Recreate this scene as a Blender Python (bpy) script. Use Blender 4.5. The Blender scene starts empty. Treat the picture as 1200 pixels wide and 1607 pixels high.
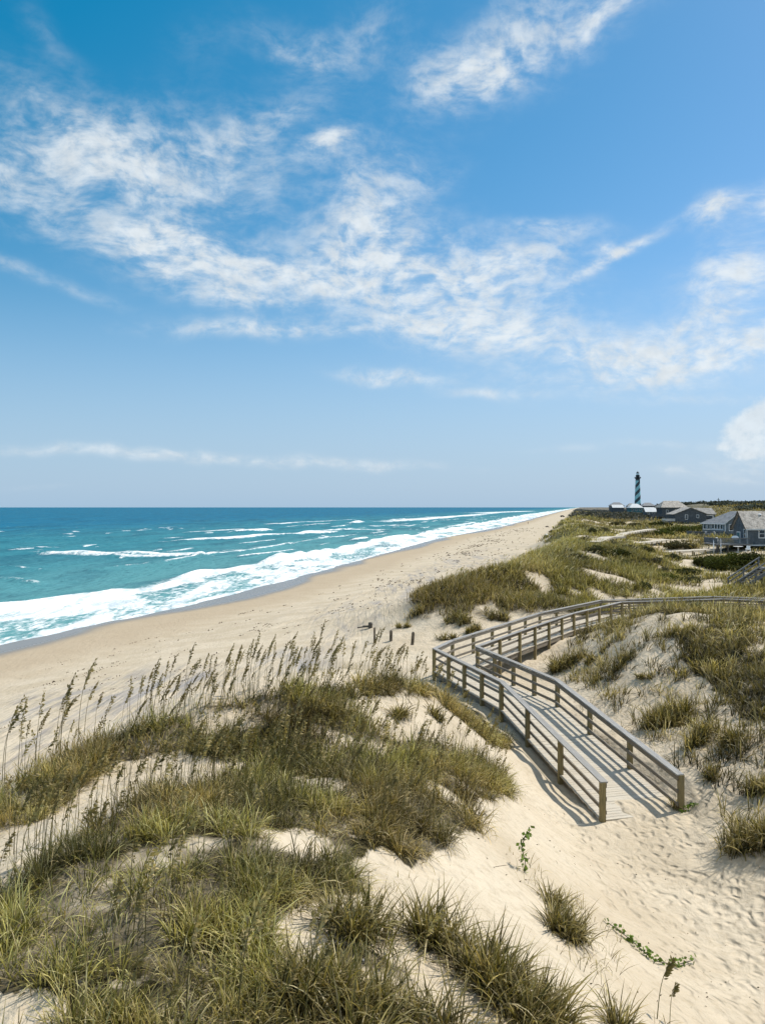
import bpy, math, random
import numpy as np
from mathutils import Vector, Matrix
random.seed(7); RNG = np.random.default_rng(11)
SC = bpy.context.scene
COL = SC.collection
R = math.radians
CAM_H = 12.0          # eye height above the sea
FPX = 1300.0          # focal length in photograph pixels (photo 1200 x 1607, horizon at row 796)
HORIZON = 796.0
SUN_AZ, SUN_EL = math.atan2(0.85, 0.50), R(52)

# ------------------------------------------------------------------ noise
def _hash(ix, iy, seed):
    h = (ix.astype(np.int64) * 374761393 + iy.astype(np.int64) * 668265263 + seed * 1442695041) & 0xFFFFFFFF
    h = ((h ^ (h >> 13)) * 1274126177) & 0xFFFFFFFF
    return ((h ^ (h >> 16)) & 0xFFFFFF) / float(0xFFFFFF)
def vnoise(x, y, seed=0):
    x = np.asarray(x, float); y = np.asarray(y, float)
    ix = np.floor(x); iy = np.floor(y); fx = x - ix; fy = y - iy
    fx = fx * fx * fx * (fx * (fx * 6 - 15) + 10); fy = fy * fy * fy * (fy * (fy * 6 - 15) + 10)
    a = _hash(ix, iy, seed); b = _hash(ix + 1, iy, seed); c = _hash(ix, iy + 1, seed); d = _hash(ix + 1, iy + 1, seed)
    return (a * (1 - fx) + b * fx) * (1 - fy) + (c * (1 - fx) + d * fx) * fy
def fbm(x, y, seed=0, octv=4, gain=0.5):
    s = 0; amp = 1; tot = 0
    for o in range(octv):
        s = s + amp * vnoise(x * 2 ** o + 17.3 * o, y * 2 ** o - 9.1 * o, seed + o); tot += amp; amp *= gain
    return s / tot
def sstep(a, b, v):
    t = np.clip((np.asarray(v, float) - a) / (b - a), 0, 1)
    return t * t * (3 - 2 * t)

# ------------------------------------------------------------------ coast and terrain
SH_Y = np.array([-80, 0, 66.4, 81.8, 98.8, 127.8, 192.5, 310, 524, 1267, 3000, 8000, 40000.])
SH_X = np.array([-74, -50, -30.6, -26.4, -20, -13.3, 0, 23.9, 80.7, 253, 660, 1850, 9500.])
def shore_x(y):
    y = np.asarray(y, float)
    k = 5 + 0.03 * np.abs(y)
    return sum(np.interp(y + k * o, SH_Y, SH_X) for o in (-1, -.5, 0, .5, 1)) / 5
def shore_s(x, y):
    return (x - shore_x(y)) * 0.972

# surveyed spot heights around the near dune, the sand path, the boardwalk and the dunes right of it
SPOTS = np.array([
 (-14,30.6,2.6),(-18,24,2.2),(-22,34,1.9),(-10,36,2.7),(-6,42,2.8),(-2,48,3.1),(-14,42,2.3),(2,48,3.5),(1,54,3.35),(4,54,3.5),(-3,56,2.9),(2.3,60.5,3.9),(3.9,62,5.1),(5.8,65,5.9),(4.6,58,4.3),(8,62,5.2),(9,70,6.5),(1.2,60,3.4),(6.5,60.5,4.8),(12.5,63,5.0),(12,74,6.6),(-1,62,3.0),
 (-7.6,16.5,6.3),(-6.9,18,6.45),(-5.85,19,6.95),(-4.6,20,7.42),(-3.15,20.5,7.6),(-1.7,22,7.6),(0,23.5,7.25),(1.4,26,6.2),
 (-6,28,3.7),(-2,31,3.9),(0.2,33,3.8),(2,34,3.8),(-10,26,3.2),(-4,27,4.6),(-12,16,4.2),(-15,20,3.0),(-11,6,5.0),(-9,22,4.7),(-10.5,12,5.3),(-16,8,3.6),
 (-4.2,15.5,6.9),(-5.2,15,6.8),(0.34,21,6.95),(0,18.3,6.7),(1.8,23.5,6.1),(2.95,24.5,5.1),(3.0,19.5,5.2),(1.9,16.5,5.9),(1,16,6.45),
 (-2.8,12,7.65),(-2,13,7.45),(-1.1,14,7.25),(0,15,6.95),(-3.8,11,7.55),(-4.8,10.5,7.4),(-1.5,16.5,6.75),(-2.5,17,6.85),
 (-1.6,7,7.6),(-3.2,7,7.6),(0,7.2,7.5),(0,10,7.35),(1.23,8,7.0),(1.24,11.5,6.45),(2,10.5,6.2),(3,11,5.6),(3.2,14,5.2),(3.7,10.5,5.1),(1.94,14,6.1),
 (4.4,14,4.35),(4.4,17,3.95),(4.4,21,3.75),(3.9,28,3.9),(4.6,24.5,3.68),(3.0,31,3.95),
 (0,0,7.4),(0,4,7.55),(4,5,5.6),(8,5,4.9),(-5,3,7.0),(6,9,4.6),(9,9,4.6),
 (5.6,12.5,4.15),(8,12.5,4.15),(5.5,15,3.8),(7.5,15,3.8),(5.5,18,3.62),(7.4,18,3.65),(6,22,3.62),(8,22,3.66),(7,23.2,3.70),(9,19.5,4.3),(10.5,19,5.0),(11,15,4.9),(9.4,24,4.25),(10.5,26,4.8),
 (5.5,26,3.75),(6,31,3.97),(4,36,3.95),(7.6,34,3.9),(8.6,29,4.0),(8,44,3.5),(7.0,39,3.55),(9.4,39,4.0),(12,53,3.6),(16,58,3.9),(9.5,47,3.7),
 (11.2,29,4.9),(11.3,36,5.7),(12.5,40,6.3),(15,45,6.4),(17.4,41,6.5),(20,45,6.1),(24,48,5.8),(16,34,6.3),(15,28,6.0),(20,36,6.4),(14.0,50,5.0),(19,53,4.9),(24,55,4.6),(26,60,4.3),(20,59.6,4.15),(32,59,4.1),
 (6.5,50,3.7),(8,58,4.3),(10.4,66,4.6),(14,64,4.5),(20,68,4.6),(28,70,4.5),(32,75,4.55),(38,76,4.6),
],float)
NUGGET, KL = 0.015, 3.6
def base_h(x, y):
    s = shore_s(x, y)
    toe = np.interp(y, [60, 220], [30, 35.])
    z = np.where(s < 10, 0.04 * (s + 4), 0.56 + (s - 10) * (2.9 - 0.56) / (toe - 10))
    z = np.maximum(z, -4.0)
    wig = 5 * (fbm(x / 19, y / 27, 3, 2) - .5)
    u = s - toe + wig
    ridge = sstep(52, 68, y) * (3.35 * sstep(0, 10, u) - 1.5 * sstep(12, 26, u)) + (1 - sstep(52, 68, y)) * 1.0 * sstep(0, 12, u)
    inland = sstep(0, 8, u)
    z = np.where(s > toe, 2.9 + 0.004 * np.minimum(s - toe, 500) * sstep(100, 400, y), z) + ridge
    amp = inland * sstep(45, 75, y)
    z = z + amp * (1.9 * (fbm(x / 13, y / 15, 21, 3) - .5) + 1.3 * (fbm(x / 45, y / 60, 9, 2) - .5))
    # wooded rise far inland
    far = sstep(120, 190, s) * sstep(480, 800, y) * (1 - sstep(1350, 1900, y))
    z = z + far * (6 + 9 * fbm(x / 150, y / 200, 5, 3))
    return z
_dx = SPOTS[:, None, :2] - SPOTS[None, :, :2]
_r = np.hypot(_dx[..., 0], _dx[..., 1])
_K = (1 + _r / KL) * np.exp(-_r / KL) + NUGGET * np.eye(len(SPOTS))
_W = np.linalg.solve(_K, SPOTS[:, 2] - base_h(SPOTS[:, 0], SPOTS[:, 1]))

# boardwalk plan: left-hand and right-hand rail lines, (x, y, deck height)
DK = 4.30
RAIL_A = [(5.90,22.24,3.60),(4.54,31.7,4.27),(2.43,39.0,DK),(3.5,41.5,DK),(9.9,52.2,DK),(15.6,59.3,DK),(20.0,60.5,DK),(24.6,61.8,DK),(28.0,60.4,DK),(37,59.6,DK)]
RAIL_B = [(8.20,22.8,3.62),(6.77,32.1,4.27),(4.54,39.6,DK),(7.35,44.4,DK),(12.0,52.0,DK),(16.8,58.2,DK),(20.5,58.9,DK),(24.7,60.1,DK),(27.6,58.8,DK),(37,58.0,DK)]
CENTRE = [((a[0]+b[0])/2, (a[1]+b[1])/2, (a[2]+b[2])/2) for a, b in zip(RAIL_A, RAIL_B)]
def seg_dist(x, y, a, b):
    ax, ay = a[0], a[1]; dx, dy = b[0]-ax, b[1]-ay
    t = np.clip(((x-ax)*dx + (y-ay)*dy) / (dx*dx+dy*dy), 0, 1)
    return np.hypot(x-ax-t*dx, y-ay-t*dy), t
def height(x, y):
    x = np.atleast_1d(np.asarray(x, float)); y = np.atleast_1d(np.asarray(y, float))
    shp = x.shape; x = x.ravel(); y = y.ravel()
    z = base_h(x, y)
    m = np.nonzero((y > -30) & (y < 95) & (x > -45) & (x < 60))[0]
    for c in np.array_split(m, max(1, len(m) // 40000)):
        if len(c) == 0: continue
        r = np.hypot(x[c, None] - SPOTS[None, :, 0], y[c, None] - SPOTS[None, :, 1])
        z[c] += ((1 + r / KL) * np.exp(-r / KL)) @ _W
        s = shore_s(x[c], y[c])
        # small relief: hummocks on the dunes, trodden sand on the path
        d = sstep(28, 34, s) * (1 - sstep(60, 80, y[c]))
        path = np.exp(-(((x[c] - 6.6) / 2.2) ** 2)) * sstep(24, 21, y[c]) 
        z[c] += d * (1 - path) * (0.34 * (fbm(x[c] / 2.4, y[c] / 2.4, 31, 3) - .5) + 0.10 * (fbm(x[c] / .7, y[c] / .7, 37, 2) - .5))
        z[c] += d * path * 0.10 * (fbm(x[c] / .55, y[c] / .55, 47, 2) - .5)
        bank = sstep(8.2, 10, x[c]) * sstep(17, 20, y[c]) * sstep(48, 42, y[c])
        z[c] += bank * (.38 * (fbm(x[c] / 1.5, y[c] / 1.5, 57, 3) - .5))
        for a, b in zip(CENTRE[:-1], CENTRE[1:]):
            dd, t = seg_dist(x[c], y[c], a, b)
            dk = a[2] + (b[2] - a[2]) * t
            lim = dk + .06 - 0.34 * sstep(0.06, .30, t if a is CENTRE[0] else np.ones_like(t)) + 0.9 * np.maximum(dd - 1.35, 0) ** 1.2 - 0.02
            z[c] = np.where(dd < 3.2, np.minimum(z[c], lim), z[c])
    # tyre tracks running along the upper beach
    s = shore_s(x, y)
    bm = (s > 6) & (s < 36) & (y < 400) & (y > 20)
    if bm.any():
        xb, yb, sb = x[bm], y[bm], s[bm]
        z[bm] += 0.07 * sstep(8, 16, sb) * (fbm(xb / 3.1, yb / 7, 53, 3) - .5)
        for s0, ph, a in ((17.2, .3, 1.6), (18.9, .3, 1.6), (22.4, 1.9, 2.2), (24.1, 1.9, 2.2), (26.6, 4.1, 1.2), (28.2, 4.1, 1.2)):
            sc = s0 + a * np.sin(yb / 31 + ph) + .8 * np.sin(yb / 11.7 + 2 * ph)
            fade = sstep(.30, .5, fbm(yb / 26, yb * 0 + s0, 57, 2)) * (yb < 170)
            z[bm] += fade * (-.055 * np.exp(-((sb - sc) / .24) ** 2) + .03 * np.exp(-((np.abs(sb - sc) - .5) / .2) ** 2))
    return z.reshape(shp)
def h1(x, y): return float(height(x, y)[0])
def at(px, py, dmax=260., dmin=5.):
    """the ground point seen at a photograph pixel; a ray that just misses a crest returns the crest"""
    d = np.concatenate([np.arange(dmin, min(dmax, 60), .08), np.arange(60, max(dmax, 60.1), .4)])
    d = d[d <= dmax]
    x = (px - 600) / FPX * d; z = CAM_H - (py - HORIZON) / FPX * d
    gap = z - height(x, d)
    k = np.nonzero(gap < 0)[0]
    k = k[0] if len(k) else int(np.argmin(gap))
    return float(x[k]), float(d[k])
def on_level(px, py, z):
    d = (CAM_H - z) * FPX / (py - HORIZON)
    return (px - 600) / FPX * d, d

# ------------------------------------------------------------------ materials
MATS = {}
class NT:
    def __init__(s, tree): s.t = tree; s.t.nodes.clear()
    def n(s, typ, **kw):
        nd = s.t.nodes.new(typ)
        ins = kw.pop('ins', {})
        for k, v in kw.items(): setattr(nd, k, v)
        for k, v in ins.items():
            if isinstance(v, bpy.types.NodeSocket): s.t.links.new(v, nd.inputs[k])
            else: nd.inputs[k].default_value = v
        return nd
    def math(s, op, a, b=None, c=None, clamp=False):
        nd = s.n('ShaderNodeMath', operation=op, use_clamp=clamp)
        for i, v in enumerate((a, b, c)):
            if v is None: continue
            if isinstance(v, bpy.types.NodeSocket): s.t.links.new(v, nd.inputs[i])
            else: nd.inputs[i].default_value = v
        return nd.outputs[0]
    def mix(s, f, a, b, mode='MIX'):
        nd = s.n('ShaderNodeMix', data_type='RGBA', blend_type=mode)
        for i, v in ((0, f), (6, a), (7, b)):
            if isinstance(v, bpy.types.NodeSocket): s.t.links.new(v, nd.inputs[i])
            else: nd.inputs[i].default_value = v if i == 0 else (*v[:3], 1)
        return nd.outputs[2]
    def ramp(s, f, a, b, lo=0., hi=1.):
        nd = s.n('ShaderNodeMapRange', interpolation_type='SMOOTHSTEP', ins={1: a, 2: b, 3: lo, 4: hi})
        s.t.links.new(f, nd.inputs[0]); return nd.outputs[0]
    def noise(s, vec, scale, detail=4, rough=.55, dist=0):
        nd = s.n('ShaderNodeTexNoise', ins={'Scale': scale, 'Detail': detail, 'Roughness': rough, 'Distortion': dist})
        if vec is not None: s.t.links.new(vec, nd.inputs['Vector'])
        return nd.outputs[0]
    def mapping(s, vec, scale=(1, 1, 1), rot=(0, 0, 0), loc=(0, 0, 0), vt='POINT'):
        nd = s.n('ShaderNodeMapping', vector_type=vt, ins={'Scale': scale, 'Rotation': rot, 'Location': loc})
        s.t.links.new(vec, nd.inputs['Vector']); return nd.outputs[0]
    def attr(s, name): return s.n('ShaderNodeAttribute', attribute_name=name)
    def out(s, sh):
        o = s.n('ShaderNodeOutputMaterial'); s.t.links.new(sh, o.inputs[0])
    def bsdf(s, color, rough=.7, spec=.3, normal=None):
        nd = s.n('ShaderNodeBsdfPrincipled')
        for k, v in (('Base Color', color), ('Roughness', rough), ('Specular IOR Level', spec)):
            if isinstance(v, bpy.types.NodeSocket): s.t.links.new(v, nd.inputs[k])
            else: nd.inputs[k].default_value = (*v[:3], 1) if k == 'Base Color' else v
        if normal is not None: s.t.links.new(normal, nd.inputs['Normal'])
        return nd.outputs[0]
    def bump(s, h, strength, dist, normal=None):
        nd = s.n('ShaderNodeBump', ins={'Strength': strength, 'Distance': dist})
        s.t.links.new(h, nd.inputs['Height'])
        if normal is not None: s.t.links.new(normal, nd.inputs['Normal'])
        return nd.outputs[0]
def new_mat(name):
    m = bpy.data.materials.new(name); m.use_nodes = True
    MATS[name] = m
    return m, NT(m.node_tree)

def mat_ground():
    m, t = new_mat('sand')
    pos = t.n('ShaderNodeNewGeometry').outputs['Position']
    wet = t.attr('wet').outputs['Fac']; damp = t.attr('damp').outputs['Fac']; veg = t.attr('veg').outputs['Fac']
    track = t.attr('track').outputs['Fac']; foot = t.attr('foot').outputs['Fac']; far = t.attr('far').outputs['Fac']
    n1 = t.noise(pos, .35, 5); n2 = t.noise(pos, 6, 5, .65); n3 = t.noise(pos, 60, 3, .7)
    sand = t.mix(t.ramp(n1, .3, .7), (.475, .398, .292), (.575, .495, .38))
    sand = t.mix(t.math('MULTIPLY', t.ramp(n2, .45, .72), .45), sand, (.37, .30, .205))
    sand = t.mix(t.math('MULTIPLY', t.ramp(n3, .5, .75), .34), sand, (.30, .25, .18))
    # dark heavy-mineral streaks along the beach
    al = t.mapping(pos, (1.2, .16, 1), (0, 0, R(15)))
    st = t.noise(al, .9, 6, .68, .6)
    stm = t.math('MULTIPLY', t.ramp(st, .50, .66), track)
    sand = t.mix(t.math('MULTIPLY', stm, .70), sand, (.24, .225, .22))
    st2 = t.noise(t.mapping(pos, (.5, .045, 1), (0, 0, R(15))), 1.0, 7, .7, .4)
    sand = t.mix(t.math('MULTIPLY', t.math('MULTIPLY', t.ramp(st2, .50, .62), track), .62), sand, (.27, .265, .275))
    sand = t.mix(t.math('MULTIPLY', damp, .8), sand, (.40, .32, .225))
    # leaf litter, stems and dark rootlets where the grass stands
    lit = t.noise(pos, 3.0, 6, .7)
    vm = t.math('MULTIPLY', veg, t.ramp(lit, .24, .48), clamp=True)
    soil = t.mix(t.ramp(t.noise(pos, 9, 4), .35, .7), (.016, .014, .006), (.085, .07, .033))
    soil = t.mix(far, soil, t.mix(t.ramp(t.noise(pos, .22, 6, .7), .35, .65), (.052, .056, .020), (.145, .135, .056)))
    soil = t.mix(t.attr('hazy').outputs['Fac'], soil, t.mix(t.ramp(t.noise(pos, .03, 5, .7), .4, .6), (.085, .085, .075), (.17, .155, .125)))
    sand = t.mix(vm, sand, soil)
    sand = t.mix(wet, sand, (.215, .185, .15))
    rough = t.math('SUBTRACT', .95, t.math('MULTIPLY', wet, .68))
    # ripples, footprints, grain
    vor = t.n('ShaderNodeTexVoronoi', feature='SMOOTH_F1', ins={'Scale': 1.0, 'Smoothness': .55, 'Randomness': 1.0})
    warp = t.n('ShaderNodeVectorMath', operation='ADD')
    nv = t.n('ShaderNodeTexNoise', ins={'Scale': 1.3, 'Detail': 2}); t.t.links.new(pos, nv.inputs['Vector'])
    sc = t.n('ShaderNodeVectorMath', operation='SCALE', ins={3: .55}); t.t.links.new(nv.outputs[1], sc.inputs[0])
    t.t.links.new(pos, warp.inputs[0]); t.t.links.new(sc.outputs[0], warp.inputs[1])
    t.t.links.new(t.mapping(warp.outputs[0], (4.6, 2.6, 1), (0, 0, R(-20))), vor.inputs['Vector'])
    fp = t.math('MULTIPLY', t.ramp(vor.outputs[0], .05, .55), foot)
    rip = t.noise(t.mapping(pos, (1, .45, 1), (0, 0, R(35))), 2.6, 5, .6, .4)
    dry = t.math('SUBTRACT', 1.0, wet)
    hgt = t.math('ADD', t.math('MULTIPLY', fp, .075), t.math('MULTIPLY', rip, .11))
    hgt = t.math('ADD', hgt, t.math('MULTIPLY', t.noise(pos, 9, 4, .6), .028))
    hgt = t.math('ADD', hgt, t.math('MULTIPLY', t.noise(pos, 45, 3, .6), .006))
    ln = t.noise(t.mapping(pos, (2.2, .10, 1), (0, 0, R(15))), 1.0, 4, .6, .8)
    hgt = t.math('ADD', hgt, t.math('MULTIPLY', t.math('MULTIPLY', ln, track), .25))
    hgt = t.math('MULTIPLY', hgt, dry)
    t.out(t.bsdf(sand, rough, t.math('MULTIPLY_ADD', wet, .32, .05), t.bump(hgt, .85, 1.0)))

def mat_sea():
    m, t = new_mat('sea_water')
    pos = t.n('ShaderNodeNewGeometry').outputs['Position']
    foam = t.attr('foam').outputs['Fac']; deep = t.attr('deep').outputs['Fac']; lace = t.attr('lace').outputs['Fac']
    al = t.mapping(pos, (1, .34, 1), (0, 0, R(14)))
    n = t.noise(al, .32, 8, .66, .7)
    fine = t.noise(al, 1.5, 6, .65, .5)
    v = t.n('ShaderNodeTexVoronoi', feature='DISTANCE_TO_EDGE', ins={'Scale': .45})
    t.t.links.new(t.mapping(pos, (1, .5, 1), (0, 0, R(14))), v.inputs['Vector'])
    net = t.ramp(v.outputs[0], .02, .22, 1, 0)
    nn = t.math('ADD', t.math('MULTIPLY', n, .62), t.math('MULTIPLY', fine, .38))
    inv = t.math('SUBTRACT', 1.0, foam)
    thr = t.math('MULTIPLY_ADD', inv, .62, .20)
    f = t.math('SUBTRACT', nn, thr)
    f = t.ramp(f, -.07, .12)
    f2 = t.math('MULTIPLY', t.math('MULTIPLY', net, lace), t.ramp(fine, .42, .62))
    f = t.math('MAXIMUM', f, f2, clamp=True)
    f = t.math('MULTIPLY', f, t.ramp(foam, .0, .06))
    shallow = (.105, .290, .300); mid = (.028, .190, .238); dp = (.001, .125, .230)
    c = t.mix(t.ramp(deep, 0, .4), shallow, mid); c = t.mix(t.ramp(deep, .4, 1), c, dp)
    streak = t.noise(t.mapping(pos, (.05, .012, 1), (0, 0, R(60))), 1.0, 5, .65, .5)
    c = t.mix(t.math('MULTIPLY', t.ramp(streak, .42, .68), .55), c, (.003, .060, .105))
    sw = t.noise(t.mapping(pos, (.22, .03, 1), (0, 0, R(14))), 1.0, 5, .6, .4)
    c = t.mix(t.math('MULTIPLY', t.ramp(sw, .5, .72), .42), c, (.06, .25, .27))
    chop = t.noise(t.mapping(pos, (1, .4, 1), (0, 0, R(18))), .75, 6, .62, .3)
    c = t.mix(t.math('MULTIPLY', t.ramp(chop, .52, .74), .45), c, (.09, .28, .31))
    c = t.mix(t.math('MULTIPLY', t.ramp(chop, .48, .30), .40), c, (.002, .055, .085))
    bm = t.bump(t.math('ADD', t.math('MULTIPLY', sw, 1.2), t.math('MULTIPLY', chop, .8)), .7, .8)
    df = t.n('ShaderNodeBsdfDiffuse'); t.t.links.new(c, df.inputs[0]); t.t.links.new(bm, df.inputs['Normal'])
    gl = t.n('ShaderNodeBsdfAnisotropic', ins={'Roughness': .22}); t.t.links.new(bm, gl.inputs['Normal'])
    fr = t.n('ShaderNodeFresnel', ins={'IOR': 1.33}); t.t.links.new(bm, fr.inputs['Normal'])
    wm = t.n('ShaderNodeMixShader'); t.t.links.new(t.math('MULTIPLY_ADD', fr.outputs[0], .13, .01), wm.inputs[0]); t.t.links.new(df.outputs[0], wm.inputs[1]); t.t.links.new(gl.outputs[0], wm.inputs[2])
    water = wm.outputs[0]
    fl = t.noise(t.mapping(pos, (1, .25, 1), (0, 0, R(14))), .5, 5, .65, .5)
    fcol = t.mix(t.ramp(t.math('MULTIPLY_ADD', fl, .65, t.math('MULTIPLY', fine, .35)), .40, .56), (.50, .58, .62), (.87, .88, .88))  # bluish shadow tones painted into the foam colour by noise
    fo = t.bsdf(fcol, .9, .1, t.bump(t.math('ADD', fine, n), .8, .35))
    ms = t.n('ShaderNodeMixShader'); t.t.links.new(f, ms.inputs[0]); t.t.links.new(water, ms.inputs[1]); t.t.links.new(fo, ms.inputs[2])
    t.out(ms.outputs[0])

def mat_leaf(name, trans=.35, rough=.5, spec=.22):
    m, t = new_mat(name)
    c = t.attr('Col').outputs['Color']
    d = t.bsdf(c, rough, spec)
    tr = t.n('ShaderNodeBsdfTranslucent'); t.t.links.new(t.mix(1, c, (1.35, 1.3, .75), 'MULTIPLY'), tr.inputs[0])
    ms = t.n('ShaderNodeMixShader', ins={0: trans}); t.t.links.new(d, ms.inputs[1]); t.t.links.new(tr.outputs[0], ms.inputs[2])
    t.out(ms.outputs[0])

def mat_wood(name, light, dark, warm, grain=1.0, rough=.75):
    """weathered timber; the grain runs along u of the board's own UVs, 'tint' varies it board by board"""
    m, t = new_mat(name)
    uv = t.n('ShaderNodeUVMap', uv_map='UVMap').outputs[0]
    tint = t.attr('tint').outputs['Fac']
    g = t.noise(t.mapping(uv, (1.6, 42, 1)), 1.0, 5, .65, .3)
    k = t.noise(t.mapping(uv, (2.2, 5, 1)), 1.0, 4, .6)
    c = t.mix(t.ramp(g, .32, .68), dark, light)
    c = t.mix(t.math('MULTIPLY', t.ramp(k, .45, .75), .55), c, warm)
    sp_ = t.noise(t.mapping(uv, (.7, 85, 1)), 1.0, 3, .6)
    c = t.mix(t.math('MULTIPLY', t.ramp(sp_, .60, .72), .7), c, tuple(v * .35 for v in dark))
    c = t.mix(t.math('MULTIPLY', tint, .6), c, t.mix(.5, dark, warm))
    t.out(t.bsdf(c, rough, .25, t.bump(g, .5 * grain, .01)))

def mat_noise(name, a, b, scale=2., rough=.8, spec=.2, bump=0., stretch=(1, 1, 1), gen='Object'):
    m, t = new_mat(name)
    co = t.n('ShaderNodeTexCoord').outputs[gen]
    n = t.noise(t.mapping(co, stretch), scale, 5, .6)
    c = t.mix(t.ramp(n, .32, .68), a, b)
    t.out(t.bsdf(c, rough, spec, t.bump(n, bump, .03) if bump else None))

def mat_shingle(name, a, b, row=.2, wid=.16):
    """courses of cedar shingles"""
    m, t = new_mat(name)
    uv = t.n('ShaderNodeUVMap', uv_map='UVMap').outputs[0]
    br = t.n('ShaderNodeTexBrick', offset=.5, ins={'Scale': 1., 'Mortar Size': .012, 'Brick Width': wid, 'Row Height': row, 'Color1': (*a, 1), 'Color2': (*b, 1), 'Mortar': (a[0]*.4, a[1]*.4, a[2]*.4, 1)})
    t.t.links.new(uv, br.inputs['Vector'])
    n = t.noise(uv, 1.1, 6, .7)
    n2 = t.noise(t.mapping(uv, (5, 7, 1)), 1., 3, .7)
    c = t.mix(t.ramp(n, .35, .7), br.outputs[0], tuple(v * 1.25 for v in b))
    c = t.mix(t.math('MULTIPLY', t.ramp(n2, .5, .72), .55), c, tuple(v * .45 for v in a))
    t.out(t.bsdf(c, .85, .15, t.bump(br.outputs[1], .6, .02)))

def mat_glass(name):
    m, t = new_mat(name)
    co = t.n('ShaderNodeTexCoord').outputs['Object']
    c = t.mix(t.ramp(t.noise(co, 1.4, 3), .4, .6), (.012, .016, .022), (.035, .042, .05))
    t.out(t.bsdf(c, .08, .6))

def mat_lighthouse():
    m, t = new_mat('lighthouse_paint')
    co = t.n('ShaderNodeTexCoord').outputs['Object']
    sp = t.n('ShaderNodeSeparateXYZ'); t.t.links.new(co, sp.inputs[0])
    ang = t.math('ARCTAN2', sp.outputs[1], sp.outputs[0])
    ph = t.math('MULTIPLY_ADD', ang, -1 / math.pi, t.math('MULTIPLY', sp.outputs[2], 1 / 12.4))
    fr = t.math('FRACT', t.math('ADD', ph, 10.12))
    st = t.ramp(fr, .455, .465)
    edge = st
    low = t.math('LESS_THAN', sp.outputs[2], 49.5)
    f = t.math('MULTIPLY', edge, low)
    n = t.noise(co, .6, 4)
    c = t.mix(f, t.mix(n, (.050, .068, .078), (.066, .085, .095)), t.mix(n, (.26, .54, .58), (.34, .64, .68)))
    t.out(t.bsdf(c, .6, .3))

mat_ground(); mat_sea()
mat_leaf('grass_blade'); mat_leaf('seed_head_straw', .3, .7); mat_leaf('shrub_leaf', .2, .7, .06); mat_leaf('forest_leaf', .1, .8, .03)
mat_wood('rail_cap_wood', (.42, .41, .395), (.19, .19, .187), (.30, .27, .225))
mat_wood('rail_wood', (.27, .24, .20), (.11, .098, .082), (.20, .16, .10))
mat_wood('post_wood', (.34, .27, .125), (.13, .105, .05), (.26, .215, .12))
mat_wood('deck_wood', (.62, .565, .47), (.42, .375, .31), (.55, .46, .33))
mat_wood('dark_wood', (.14, .125, .105), (.06, .055, .05), (.10, .09, .07))
mat_wood('grey_wood', (.24, .245, .25), (.12, .125, .13), (.20, .18, .15))
mat_shingle('roof_shingle', (.27, .26, .245), (.36, .34, .315), .22, .2)
mat_shingle('old_roof_shingle', (.24, .215, .19), (.47, .43, .38), .24, .26)
mat_shingle('slate_roof', (.235, .24, .25), (.275, .28, .29), .2, .3)
mat_shingle('blue_grey_siding', (.092, .115, .135), (.125, .148, .168), .16, .15)
mat_shingle('dark_siding', (.075, .088, .102), (.10, .115, .13), .16, .15)
mat_shingle('pale_siding', (.14, .168, .19), (.18, .208, .225), .16, .15)
mat_noise('white_paint', (.74, .75, .75), (.84, .85, .85), 3)
mat_noise('trim_paint', (.50, .53, .54), (.62, .64, .64), 3)
mat_noise('white_metal_roof', (.50, .53, .55), (.60, .62, .63), 1, .5)
mat_noise('teal_paint', (.06, .15, .17), (.09, .20, .22), 2)
mat_noise('black_iron', (.018, .022, .026), (.035, .04, .045), 3, .5)
mat_noise('seaweed_brown', (.045, .032, .018), (.12, .088, .05), 5, .9)
mat_noise('driftwood_bark', (.09, .075, .055), (.20, .17, .13), 4, .9, .1, .5)
mat_noise('dark_fabric', (.012, .02, .028), (.03, .045, .055), 4, .8)
mat_noise('brown_fabric', (.10, .06, .035), (.16, .10, .06), 4, .8)
mat_noise('skin', (.45, .27, .19), (.52, .32, .23), 5, .6)
mat_noise('hair_brown', (.035, .022, .014), (.06, .04, .025), 9, .7)
mat_noise('lamp_lens', (.55, .72, .74), (.65, .80, .82), 1, .2, .5)
mat_noise('rubber', (.015, .015, .016), (.03, .03, .03), 6, .9)
mat_noise('bark', (.10, .085, .065), (.16, .14, .11), 4, .9)
mat_glass('window_glass'); mat_lighthouse()

# ------------------------------------------------------------------ object helpers
def tag(o, label=None, cat=None, group=None, kind=None):
    for k, v in (('label', label), ('category', cat), ('group', group), ('kind', kind)):
        if v: o[k] = v
    return o
def empty(name, loc=(0, 0, 0), rz=0.):
    o = bpy.data.objects.new(name, None); COL.objects.link(o)
    o.location = loc; o.rotation_euler = (0, 0, rz); o.empty_display_size = .2
    return o
def thing(name, label, cat, loc=(0, 0, 0), rz=0., group=None):
    return tag(empty(name, loc, rz), label, cat, group)
def link_mesh(name, me, mat, parent=None):
    o = bpy.data.objects.new(name, me); COL.objects.link(o)
    if mat is not None:
        for mm in (mat if isinstance(mat, (list, tuple)) else [mat]): me.materials.append(MATS[mm])
    if parent is not None: o.parent = parent
    return o
def np_mesh(name, V, F, smooth=False):
    """V (n,3), F (m,k) with one k"""
    me = bpy.data.meshes.new(name)
    V = np.ascontiguousarray(V, np.float32); F = np.ascontiguousarray(F, np.int32)
    m, k = F.shape
    me.vertices.add(len(V)); me.vertices.foreach_set('co', V.ravel())
    me.loops.add(m * k); me.loops.foreach_set('vertex_index', F.ravel())
    me.polygons.add(m); me.polygons.foreach_set('loop_start', np.arange(0, m * k, k, dtype=np.int32))
    if smooth: me.polygons.foreach_set('use_smooth', np.ones(m, bool))
    me.update(calc_edges=True)
    return me
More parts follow.
